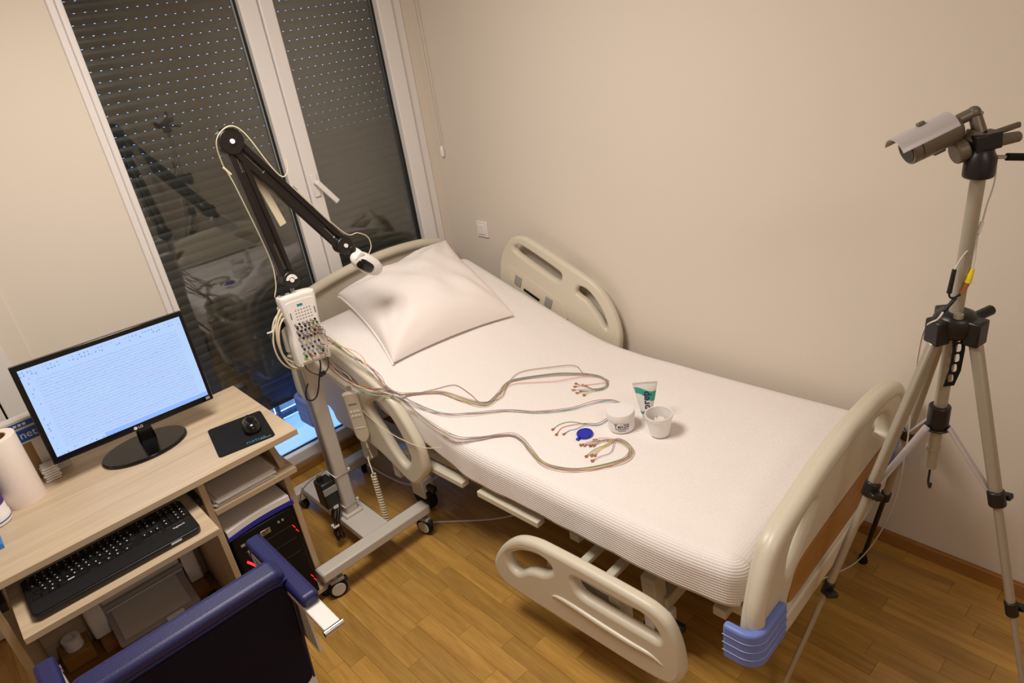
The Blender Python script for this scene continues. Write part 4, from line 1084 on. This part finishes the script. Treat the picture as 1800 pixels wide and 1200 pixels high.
MB().tube(catmull([(1.462, .206, 1.192), (1.463, .203, 1.182), (1.470, .196, 1.180), (1.478, .188, 1.186)], 6), .0024, 6).build('black_wire', black_cable, cc)
MB().bar((1.472, .194, 1.180), (1.446, .208, 1.152), .007, .007).build('black_wire_end', black_pl, cc, bevel=.002)
MB().tube(catmull([(1.446, .208, 1.152), (1.44, .215, 1.135), (1.47, .25, 1.08), (1.55, .28, .88), (1.62, .300, .66), (1.69, .335, .40), (1.735, .385, .20), (1.73, .44, .06), (1.68, .49, .012), (1.58, .54, .008)], 8), .0022, 6).build('wire_to_floor', white_cable, cc)

# ================================================================== computer desk
DX0, DX1, DY0, DY1, DZ = -.72, .535, 1.812, 2.345, .74
dk = thing('computer_desk', 'light ash computer desk with keyboard tray and shelf compartment', 'desk', (.0, 2.08, 0))
MB().box((DX0, DY0, DZ-.022), (DX1, DY1, DZ)).build('desktop', ash, dk, bevel=.0015)
# right side panel with scooped front top
sp_ = [(1.872, .02), (1.872, .575), (1.876, .60), (1.90, .635), (1.945, .672), (1.962, .718), (2.335, .718), (2.335, .02)]
MB().prism(sp_, .458, .480, axes((0, 0, 0), (0, 1, 0), (0, 0, 1))).build('side_panel', ash_edge, dk, bevel=.0015)
MB().box((.192, 1.842, .04), (.212, 2.335, DZ-.022)).build('divider', ash_edge, dk, bevel=.0015)
MB().box((-.392, 1.842, .02), (-.370, 2.335, DZ-.022)).build('side_panel', ash_edge, dk, bevel=.0015)
MB().box((.212, 1.836, .574), (.500, 2.335, .594)).build('shelf', ash, dk, bevel=.0015)
MB().box((.212, 1.850, .040), (.482, 2.335, .060)).build('base_shelf', ash, dk, bevel=.0015)
MB().box((-.370, 1.99, .040), (.192, 2.335, .060)).build('base_shelf', oak_trim_x, dk, bevel=.0015)
MB().box((-.370, 2.318, .06), (.458, 2.334, .40)).build('back_panel', ash, dk)
MB().box((-.345, 1.672, .618), (.175, 2.03, .638)).build('keyboard_tray', ash, dk, bevel=.0015)
for x in (-.362, .182): MB().box((x-.008, 1.86, .622), (x+.008, 2.25, .650)).build('tray_runner', black_pl, dk)
for x, y in ((.22, 1.88), (.47, 1.88), (.22, 2.31), (.47, 2.31), (-.36, 2.02), (-.36, 2.31)): MB().cyl((x, y, 0), (x, y, .042), .018, n=12).build('desk_foot', black_pl, dk)

# monitor
mon = thing('computer_monitor', 'black widescreen monitor showing EEG traces on the desk', 'monitor', (.155, 2.19, DZ))
MXc, MYc, MZc = .156, 2.170, .984
MMx = axes((MXc, MYc, MZc), (1, -.012, -.028), (.02, .10, 1))
mf = MB(); hw, hh_, dpt = .254, .166, .022
mf.box((-hw, -hh_, -dpt), (hw, hh_, 0), MMx); frm = mf.build('bezel', black_gl, mon, bevel=.003)
me = bpy.data.meshes.new('screen')
me.from_pydata([rootinv(mon) @ (MMx @ Vector(p)) for p in ((-hw+.016, -hh_+.022, .0008), (hw-.013, -hh_+.022, .0008), (hw-.013, hh_-.016, .0008), (-hw+.016, hh_-.016, .0008))], [], [(0, 1, 2, 3)])
ul = me.uv_layers.new(name='UVMap')
for lp, uvc in zip(range(4), ((0, 0), (1, 0), (1, 1), (0, 1))): ul.data[lp].uv = uvc
me.materials.append(screen_m); so_ = bpy.data.objects.new('screen', me); C.objects.link(so_); so_.parent = frm
MB().cbox((.0, .0, -.034), (.34, .22, .026), MMx).build('rear_housing', black_pl, mon, bevel=.01)
text('LG', .0125, MMx @ Matrix.Translation((.008, -hh_+.010, .0012)), lt_grey, frm, name='logo_lettering')
MB().cyl((-.008, -hh_+.010, .0002), (-.008, -hh_+.010, .0016), .0055, n=20, mtx=MMx).build('logo_disc', lt_grey, frm)
MB().cbox((hw-.018, -hh_+.012, .0008), (.014, .010, .001), MMx).build('sticker', grey_pl, frm)
MB().prism([(-.026, 0), (.030, 0), (.022, .11), (-.018, .11)], -.045, -.022, axes((.170, 2.175, DZ+.008), (1, 0, 0), (0, .06, 1))).build('stand_neck', black_gl, mon, bevel=.006)
MB().lathe([(0, .0), (1, 0), (1.0, .5), (.97, .9), (.5, 1.0), (0, 1.0)], n=48, mtx=Matrix.Translation((.150, 2.172, DZ)) @ Matrix.Rotation(math.radians(-3), 4, 'Z') @ Matrix.Diagonal((.137, .098, .013, 1))).build('stand_base', black_gl, mon, angle=50)

# mouse and pad
MPm = axes((.400, 1.958, DZ), (1, -.20, 0), (.18, 1, 0))
mp_ = plate('mouse_pad', rrect(-.092, -.108, .092, .108, .012), [], .004, .001, MPm @ Matrix.Translation((0, 0, .0021)), black_mat, None, straight=True)
tag(mp_, 'black mouse pad with teal lettering on the desk corner', 'mouse pad')
tx_ = text('natus', .030, MPm @ Matrix.Translation((.032, -.088, .0043)), teal_print, mp_, extrude=.0001)
MB().cbox((.062, -.098, .0042), (.036, .0022, .0004), MPm).build('printed_line', grey_pl, mp_)
ms = thing('computer_mouse', 'black glossy computer mouse on the mouse pad', 'mouse', (.437, 1.950, DZ+.004))
MSm = axes((.437, 1.950, DZ+.0045), (1, -.25, 0), (.25, 1, 0))
mb = MB(); vs = []; nu, nv = 28, 10
for j in range(nv+1):
    t = PI/2*j/nv
    for k in range(nu):
        a = 2*PI*k/nu; c_, s_ = math.cos(a), math.sin(a)
        x = .031*math.copysign(abs(c_)**.8, c_)*math.cos(t)**.55; y = .052*math.copysign(abs(s_)**.85, s_)*math.cos(t)**.6
        vs.append((x*(1-.10*math.exp(-((y)/.02)**2)), y, .036*math.sin(t)*(1-.18*(y/.052)*1.0)))
fs = [(j*nu+k, j*nu+(k+1) % nu, (j+1)*nu+(k+1) % nu, (j+1)*nu+k) for j in range(nv) for k in range(nu)]+[tuple(range(nu-1, -1, -1))]
mb.add(vs, fs, MSm).build('shell', black_gl, ms)
MB().cyl((-.004, .028, .030), (.004, .028, .030), .009, n=16, mtx=MSm).build('scroll_wheel', black_mat, ms)

# keyboard
kb = thing('computer_keyboard', 'black full size keyboard with palm rest on the pull-out tray', 'keyboard', (-.085, 1.80, .638))
KM = axes((-.087, 1.800, .6450), (1, -.012, 0), (0, 1, .045))
plate('body', rrect(-.222, -.098, .224, .092, .018), [], .018, .004, rootinv(kb) @ KM @ Matrix.Translation((0, 0, .010)), black_pl, kb, straight=True)
plate('palm_rest', rrect(-.218, -.096, .220, -.036, .016), [], .006, .002, rootinv(kb) @ KM @ Matrix.Translation((0, 0, .0205)), black_mat, kb, straight=True)
key_me = MB().add([(-.0080, -.0080, 0), (.0080, -.0080, 0), (.0080, .0080, 0), (-.0080, .0080, 0), (-.0063, -.0060, .007), (.0063, -.0060, .007), (.0063, .0068, .007), (-.0063, .0068, .007)],
                  [(3,2,1,0),(4,5,6,7),(0,1,5,4),(1,2,6,5),(2,3,7,6),(3,0,4,7)]).mesh('key', black_pl)
leg_me = MB().box((-.0026, .000, .0071), (.0006, .0036, .0073)).mesh('key_legend', white_print)
KL = rootinv(kb) @ KM
rows = [(.066, 15, 0), (.044, 15, 0), (.0255, 15, .004), (.007, 14, .007), (-.0115, 13, .010), (-.0300+.002, 0, 0)]
def key(x, y, sx=1.0, led=False):
    o = bpy.data.objects.new('key', key_me); C.objects.link(o); o.parent = kb
    o.matrix_basis = KL @ Matrix.Translation((x, y, .0190)) @ Matrix.Diagonal((sx, 1, 1, 1))
    if rnd.random() < .75:
        l = bpy.data.objects.new('key_legend', leg_me); C.objects.link(l); l.parent = o
for y, n, dx in rows:
    for k in range(n): key(-.200+dx+k*.0185, y)
for k, wd in ((0, 1.25), (1, 1.2), (2, 1.2), (4.5, 5.2), (8, 1.2), (9.2, 1.2), (10.4, 1.2), (11.7, 1.2)): key(-.196+k*.0200, -.029, wd)
for r in range(5):
    for c in range(3):
        if not (r == 3): key(.092+c*.0185, .066-.0 if r == 0 else .0440-.0185*(r-1))
    for c in range(4): key(.155+c*.0175, .066 if r == 0 else .0440-.0185*(r-1))
text('logitech', .011, KM @ Matrix.Translation((.178, -.047, .0237)), white_print, kb, extrude=.0001)
MB().cbox((.15, -.0975, .012), (.03, .002, .006), KM).build('sticker', white_print, kb)

# papers, tower, folder
ps = thing('paper_stack', 'loose stack of grey white papers on the desk shelf', 'papers', (.33, 1.95, .594))
for k in range(9):
    a = rnd.uniform(-.04, .04); m_ = Matrix.Translation((.325+rnd.uniform(-.008, .008), 1.965+rnd.uniform(-.008, .008), .596+k*.0032)) @ Matrix.Rotation(a+.02, 4, 'Z')
    MB().cbox((0, 0, 0), (.205, .235, .0026), m_).build('sheet', grey_paper if k % 3 else paper_m, ps)
pc_black = mat('tower_black', (12, 11, 12), .55, spec=.22)
pc = thing('computer_tower', 'black computer tower with red lights in the desk compartment', 'computer', (.33, 2.08, .06))
MB().box((.222, 1.862, .0615), (.442, 2.30, .452)).build('case', pc_black, pc, bevel=.005)
pf = MB().prism([(.222, .0615), (.442, .0615), (.442, .455), (.222, .455)], 0, .018, axes((0, 1.863, 0), (1, 0, 0), (0, 0, 1))).build('front_panel', pc_black, pc, bevel=.006)
FY = 1.8435
MB().box((.315, FY-.001, .408), (.352, FY+.002, .428)).build('badge', steel, pf, bevel=.001)
text('GT', .018, axes((.3335, FY-.0016, .418), (1, 0, 0), (0, 0, 1)), black_pl, pf, bold=.0004)
for x in (.245, .268, .284): MB().box((x, FY-.001, .412), (x+.014, FY+.002, .421)).build('port', grey_pl, pf)
for x in (.385, .400): MB().cyl((x, FY-.002, .426), (x, FY+.002, .426), .004, n=12).build('button', grey_pl, pf)
for z in (.385, .33, .27): MB().box((.25, FY-.0005, z), (.425, FY+.002, z+.0022)).build('bay_line', mat('bay_line', (40, 38, 40), .3) if 'bay_line' not in MATS else MATS['bay_line'], pf)
MB().add([(.247, FY-.001, .352), (.258, FY-.001, .337), (.266, FY-.001, .318), (.262, FY-.001, .316), (.252, FY-.001, .333), (.243, FY-.001, .346), (.247, FY+.001, .352), (.258, FY+.001, .337), (.266, FY+.001, .318), (.262, FY+.001, .316), (.252, FY+.001, .333), (.243, FY+.001, .346)],
         [(0,1,2,3,4,5), (11,10,9,8,7,6)]+[(k, (k+1) % 6, 6+(k+1) % 6, 6+k) for k in range(6)]).build('red_light', red_led, pf, smooth=False)
for x, z in ((.425, .385), (.432, .362), (.428, .150), (.434, .128)):
    MB().bar((x, FY-.001, z), (x+.006, FY-.001, z-.014), .003, .003).build('red_light', red_dim, pf)
bf = thing('blue_folder', 'blue folder lying on top of the computer tower', 'folder', (.33, 2.0, .452))
def bent_sheet(x0, x1, y0, y1, z0, amp, th, nx=12):
    m = MB(); vs = []
    for k in range(nx+1):
        t = k/nx; x = x0+(x1-x0)*t; dz = amp*math.sin(PI*t)*.4+amp*t
        for y, o in ((y0, 0), (y1, 0), (y1, th), (y0, th)): vs.append((x, y+.006*math.sin(PI*t)*(1 if y == y0 else 0), z0+dz+o))
    fs = [(0,1,2,3), tuple(nx*4+q for q in (3,2,1,0))]
    for k in range(nx):
        for q in range(4): fs.append((k*4+q, k*4+(q+1) % 4, (k+1)*4+(q+1) % 4, (k+1)*4+q))
    return m.add(vs, fs)
bent_sheet(.216, .455, 1.842, 2.16, .456, .006, .012).build('cover', blue_fold, bf)
pp = thing('paper_pile', 'white paper pile curving over the blue folder', 'papers', (.33, 2.0, .468))
bent_sheet(.220, .446, 1.846, 2.15, .4695, .009, .021).build('sheets', paper_m, pp)

# paper towel roll, wipes canister, box
pr_ = thing('paper_towel_roll', 'tall white paper towel roll at the left end of the desk', 'paper roll', (-.208, 2.205, DZ))
MB().lathe([(.034, 0), (.0575, 0), (.058, .002), (.058, .226), (.0575, .228), (.035, .228), (.034, .226), (.034, 0)], n=44).build('paper', tissue_m, pr_, local=True)
MB().lathe([(.0315, .002), (.0338, .002), (.0338, .2265), (.0315, .2265), (.0315, .002)], n=28).build('core_tube', card_m, pr_, local=True)
cn = thing('wipes_canister', 'white canister with purple label at the left desk edge', 'canister', (-.299, 2.143, DZ))
MB().lathe([(0, 0), (.040, 0), (.0455, .003), (.0465, .010), (.0465, .030), (.0445, .034), (.0445, .10), (.0445, .20), (.040, .205), (.040, .23), (.036, .236), (0, .237)], n=40).build('body', white_pl, cn, local=True)
MB().lathe([(.0452, .062), (.0452, .19)], n=40).build('label_band', purple_m, cn, local=True)

for k, (z0, hh2) in enumerate(((.085, .018), (.112, .014))):
    for q in range(3):
        t0 = -1.25+q*.30; vs = []
        for e in range(5):
            t = t0+.2*e/4; vs += [(.0456*math.cos(t), .0456*math.sin(t), z0), (.0456*math.cos(t), .0456*math.sin(t), z0+hh2)]
        MB().add(vs, [(2*e, 2*e+2, 2*e+3, 2*e+1) for e in range(4)]).build('label_block', white_print, cn, local=True)
MB().lathe([(.0467, .012), (.0467, .016)], n=40).build('label_line', blue_print, cn, local=True)
bb = thing('blue_box', 'small flat blue box at the left front of the desk', 'box', (-.345, 2.03, DZ))
MB().box((-.40, 1.975, DZ+.0005), (-.300, 2.075, DZ+.016)).build('carton', mat('sky_blue_card', (50, 125, 200), .5), bb, bevel=.001)
nb_ = thing('equipment_box', 'white carton with blue net print behind the paper roll', 'box', (-.19, 2.39, DZ))
nbm = MB().box((-.36, 2.300, DZ), (-.052, 2.343, .956)); carton = nbm.build('carton', lt_grey, nb_, bevel=.001)
MB().box((-.36, 2.2985, .930), (-.056, 2.2998, .948)).build('blue_stripe', blue_print, carton)
MB().box((-.36, 2.2985, .880), (-.056, 2.2998, .922)).build('blue_panel', blue_print, carton)
text('net', .036, axes((-.122, 2.2982, .902), (1, 0, 0), (0, 0, 1)), white_print, carton)
for k in range(9): MB().box((-.228+k*.013, 2.2980, .935), (-.219+k*.013, 2.2986, .943)).build('printed_mark', white_print, carton)
MB().box((-.165, 2.2988, .742), (-.125, 2.2998, .874)).build('brown_print', card_m, carton)
sc_ = thing('white_cards', 'small stack of white cards between the roll and the carton', 'cards', (-.108, 2.262, DZ))
for k in range(6): MB().cbox((-.118+.004*(k % 2), 2.268, DZ+.004+k*.0085), (.045, .050, .006)).build('card', white_pl, sc_, bevel=.001)

# printer under the tray
MB().box((-.22, 2.20, .060), (.16, 2.316, .095)).build('plinth', oak_trim_x, dk, bevel=.002)
pt_ = thing('printer', 'white printer with open paper tray under the desk', 'printer', (-.02, 2.25, .06))
MB().box((-.230, 2.245, .0965), (-.172, 2.314, .270)).box((.112, 2.245, .0965), (.165, 2.314, .270)).box((-.172, 2.28, .0965), (.112, 2.314, .270)).build('body', white_pl, pt_, bevel=.010, seg=3)
MB().box((-.235, 2.215, .270), (.172, 2.314, .31)).build('lid', white_pl, pt_, bevel=.010, seg=3)
TRm = axes((-.032, 2.205, .140), (1, -.02, 0), (0, 1, .16))
tr_ = plate('output_tray', rrect(-.142, -.108, .136, .085, .008), [], .010, .002, rootinv(pt_) @ TRm, clear_grey, pt_, straight=True)
plate('paper', rrect(-.122, -.090, .110, .080, .003), [], .002, .0005, rootinv(pt_) @ TRm @ Matrix.Translation((0, 0, .0065)), grey_paper, tr_, straight=True)
MB().cbox((.045, -.112, .006), (.062, .022, .010), TRm).build('tray_stop', white_pl, tr_, bevel=.003)
MB().cyl((-.172, 2.270, .185), (.112, 2.270, .185), .012, n=14).build('roller', grey_pl, pt_)
tpr = thing('tape_roll', 'white tape roll on a small wooden block under the desk', 'tape', (-.292, 2.265, .06))
MB().box((-.340, 2.215, .062), (-.245, 2.315, .115)).build('block', oak_trim_x, tpr, bevel=.002)
MB().lathe([(.016, 0), (.030, 0), (.030, .042), (.016, .042), (.016, 0)], (-.292, 2.265, .1155), 30).build('roll', white_pl, tpr)
ucb = thing('desk_cable', 'tangled black cable on the floor under the desk', 'cable', (-.2, 2.0, .0))
MB().tube(catmull([(-.30, 2.05, .066), (-.24, 2.02, .066), (-.20, 2.06, .066), (-.26, 2.09, .068), (-.22, 2.13, .068), (-.12, 2.03, .066), (-.05, 2.10, .066), (.05, 2.02, .066), (.13, 2.08, .066), (.165, 2.18, .066), (.10, 2.13, .067), (.06, 2.04, .066)], 8), .0035, 6).build('cable', black_cable, ucb)

# ================================================================== office chair
ch = thing('office_chair', 'navy leather armchair pushed up to the desk', 'chair', (-.045, 1.32, 0))
CB = axes((-.045, 1.343, .475), (1, 0, 0), (0, -.20, 1))              # backrest frame: y up along the back, z towards -y
m = MB(); nx, nyy = 18, 14; vs = []
def back_pt(u, v, s):
    # u -1..1 across, v 0..1 up, s 0 front(+y) 1 rear
    r = .035
    x = .246*u; y = -.16+.40*v
    bow = .018*(1-u*u)
    z = (-.045 if s == 0 else .045)+bow*(-.5)
    return (x, y, z)
mbk = MB(); mbk.prism(rrect(-.250, -.26, .250, .238, .028, 6), -.034, .036, CB)
bk_ = mbk.build('backrest', navy_leather, ch, bevel=.018, seg=4)
plate('rear_panel', rrect(-.242, -.25, .242, .196, .035), [], .008, .002, rootinv(ch) @ CB @ Matrix.Translation((0, 0, .0355)), navy_back, bk_, straight=True)
MB().tube([CB @ Vector(p) for p in catmull([(-.245, -.24, .036), (-.246, .16, .036), (-.215, .203, .036), (0, .206, .036), (.215, .203, .036), (.246, .16, .036), (.245, -.24, .036)], 8)], .0035, 6).build('seam_piping', navy_leather, bk_)
MB().box((-.290, 1.345, .34), (.205, 1.62, .42)).build('seat', navy_leather, ch, bevel=.03, seg=4)
for sx, x in ((1, .216), (-1, -.322)):
    dx = 0
    ap = MB().prism(rrect(-.024, -.175, .024, .175, .012), 0, .036, Matrix.Translation((x, 1.345, .628))).build('armrest', navy_leather, ch, bevel=.012, seg=3)
    fl_ = MB().box((x-.022, 1.072, .612), (x+.022, 1.510, .628)).box((x-.022, 1.494, .02), (x+.022, 1.510, .628)).box((x-.022, 1.10, .0), (x+.022, 1.510, .018))
    fl_.build('side_frame', white_paint, ch, bevel=.003)
    MB().cyl((x-.026, 1.072, .620), (x+.026, 1.072, .620), .009, n=14).build('frame_end', chrome, ch)
    MB().box((x-.004, 1.25, .40), (x+.004, 1.49, .612)).build('side_plate', white_paint, ch)
    MB().cyl((x-.026, 1.505, .622), (x+.026, 1.505, .622), .010, n=14).build('frame_end', chrome, ch)
